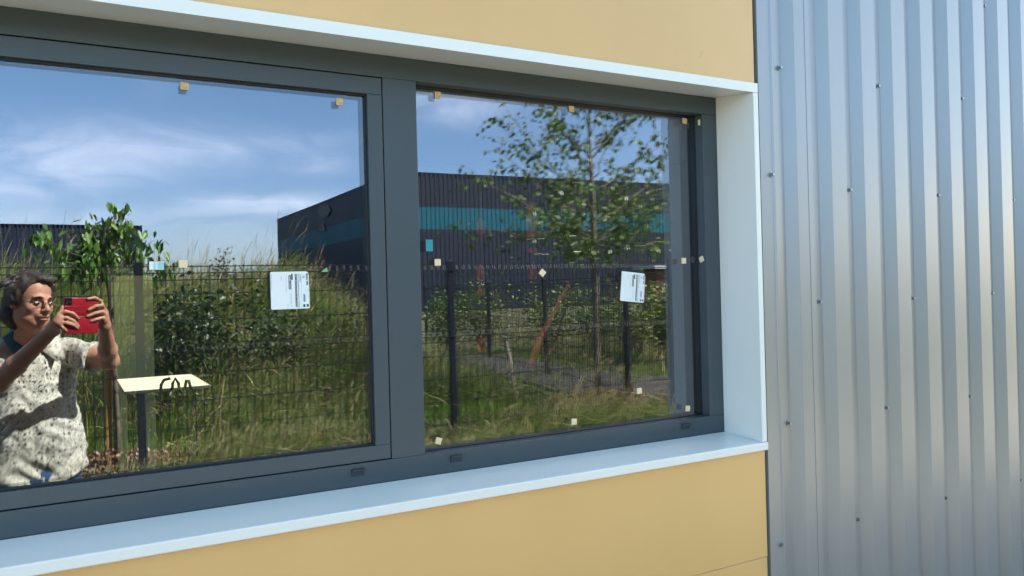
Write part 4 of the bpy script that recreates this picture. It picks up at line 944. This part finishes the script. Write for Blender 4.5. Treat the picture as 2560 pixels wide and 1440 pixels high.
    w_ = .0032 * np.sin(38 * zz + 26 * np.abs(tx) + 5 * np.sin(tx * 21 + 1) + 2.5 * np.sin(zz * 17)) + .0022 * np.sin(55 * tx + 22 * zz + 3 * np.sin(30 * zz) + 10 * ty) + .0018 * np.sin(95 * zz - 60 * tx + 4 * np.sin(45 * tx + 20 * ty))
    S.d += w_.astype(np.float32)
    # button placket: a raised band down the front
    band = np.maximum(np.abs(tx - .012 - .02 * np.sin(zz * 5)) - .017, -ty)
    S.d -= (.0035 * (1 / (1 + np.exp(band / .0015)))).astype(np.float32)
    hem = -(zz + .425 + .035 * np.cos(tx * 11) - .10 * tx * 0) 
    S.d = np.maximum(S.d, hem.astype(np.float32))
    S.cap(H(0, -.02, -.05), nb, .062, .069, .004, 's'); S.cap(T(0, .10, zc + .24), T(.005, .14, zc + .105), .058, .008, .004, 's')
    shirt = link('shirt', S.mesh('shirt', 1), M['shirt'], root)
    # collar: folded band with two points
    def flap(pts, m, th=.003, name='collar'):
        V = [Vector(p) for p in pts]; nrm = (V[1] - V[0]).cross(V[2] - V[0]).normalized(); n = len(V); g = MB()
        g.add(V + [v + nrm * th for v in V], [tuple(range(n))[::-1], tuple(range(n, 2*n))] + [(i, (i+1) % n, (i+1) % n + n, i + n) for i in range(n)]); return g.build(name, m, shirt, .001)
    for q in (-1, 1):
        ring = [(q * .014, .080, .120), (q * .048, .052, .165), (q * .074, -.010, .212), (q * .060, -.080, .226), (0, -.105, .228)]
        top = [(q * .024, .088, .150), (q * .054, .056, .198), (q * .072, -.010, .242), (q * .056, -.076, .256), (0, -.098, .258)]
        out = [(q * .072, .128, .098), (q * .096, .092, .150), (q * .118, -.008, .216), (q * .088, -.104, .222), (0, -.135, .222)]
        V = [Vector(T(x, y, zc + z)) for r_ in (ring, top, out) for x, y, z in r_]; g = MB(); g.add(V, [(i, i+1, 6+i, 5+i) for i in range(4)] + [(5+i, 6+i, 11+i, 10+i) for i in range(4)])
        o = g.build('collar', M['collar'] if q < 0 else M['shirt'], shirt, smooth=True); md = o.modifiers.new('s', 'SOLIDIFY'); md.thickness = .003; md.offset = 0
    for z in (.07, -.02, -.11, -.20, -.29):
        x = .012 + .02 * math.sin(z * 5); 
        # find the shirt front there
        t = .25; best = None
        while t > 0:
            p = T(x, t, zc + z); i = np.round((p - S.lo) / S.h).astype(int)
            if (i >= 0).all() and (i < S.n).all() and S.d[tuple(i)] < 0: best = p; break
            t -= .003
        if best is None: continue
        g = MB(); g.tube([Vector(best), Vector(best + ft_ * .006)], .0062, 12); g.build('button', M['button'], shirt)
    # --- jeans and shoes
    J = SDF((-.60, -2.75, zg + .04), (.30, -1.95, zc - .28), .008)
    J.ell(T(0, -.01, zc - .42), (.178, .128, .13), RT, .05)
    for q in (-1, 1):
        hp = T(q * .095, -.02, zc - .45); kn = T(q * .11, .02, zg + .50); an = T(q * .12, -.02, zg + .09); J.chain([hp, kn, an], [.100, .072, .062], .03)
    link('jeans', J.mesh('jeans', 1), M['jeans'], root)
    for q in (-1, 1):
        an = T(q * .12, -.02, 0); g = SDF(an + np.array([-.16, -.16, zg - .01]), an + np.array([.16, .26, zg + .16]), .006)
        b0 = np.array([an[0], an[1], zg + .055]); g.cap(b0 - ft_ * .04, b0 + ft_ * .15 - np.array([0, 0, .012]), .050, .044, .02); g.cap(b0, b0 + np.array([0, 0, .04]), .048, .048, .02)
        X_g = g.lo[2] + g.h * np.arange(g.n[2]); g.d = np.maximum(g.d, (zg + .012 - X_g)[None, None, :].astype(np.float32)); link('shoe', g.mesh('shoe', 1), M['lens'], root)
    # --- the phone in its opened folding case, just behind the lens
    ph = empty('phone', CAM - fy * .012, 'phone in a red folding case held sideways in both hands', 'phone')
    R3 = Matrix((rx, fy, uz)).transposed()      # local x right, y forward (towards the glass), z up
    def pb(name, a_, b_, m, par, bev=.004, tilt=0):
        g = MB(); Rr = R3 @ Matrix.Rotation(tilt, 3, 'X'); g.box(a_, b_, Rr, CAM); return g.build(name, m, par, bev, True, 3)
    pb('case', (-.012, -.0140, -.0625), (.136, -.0035, .0145), M['red'], ph, .0045)
    pb('screen', (-.009, -.0152, -.059), (.133, -.01405, .011), M['phone'], ph, .0008)
    pb('case_flap', (-.013, -.0100, -.1375), (.134, -.0042, -.0645), M['red'], ph, .003, rad(2))
    for z in (-.0235, -.0445): pb('case_ridge', (-.008, -.0040, z - .0016), (.132, -.0024, z + .0016), M['red'], ph, .0008)
    bm2 = pb('camera_module', (-.009, -.0040, -.0165), (.0215, -.0022, .0125), M['phone'], ph, .0009)
    for (x, z) in ((0, 0), (0, -.012 + .001), (.0125, -.0055)):
        g = MB(); c0 = CAM + rx * x + uz * z; g.tube([c0 - fy * .0022, c0 - fy * .0012], [.0045, .0042], 16); g.build('lens_ring', M['chrome'] if x == 0 and z else M['lens'], bm2)
person()
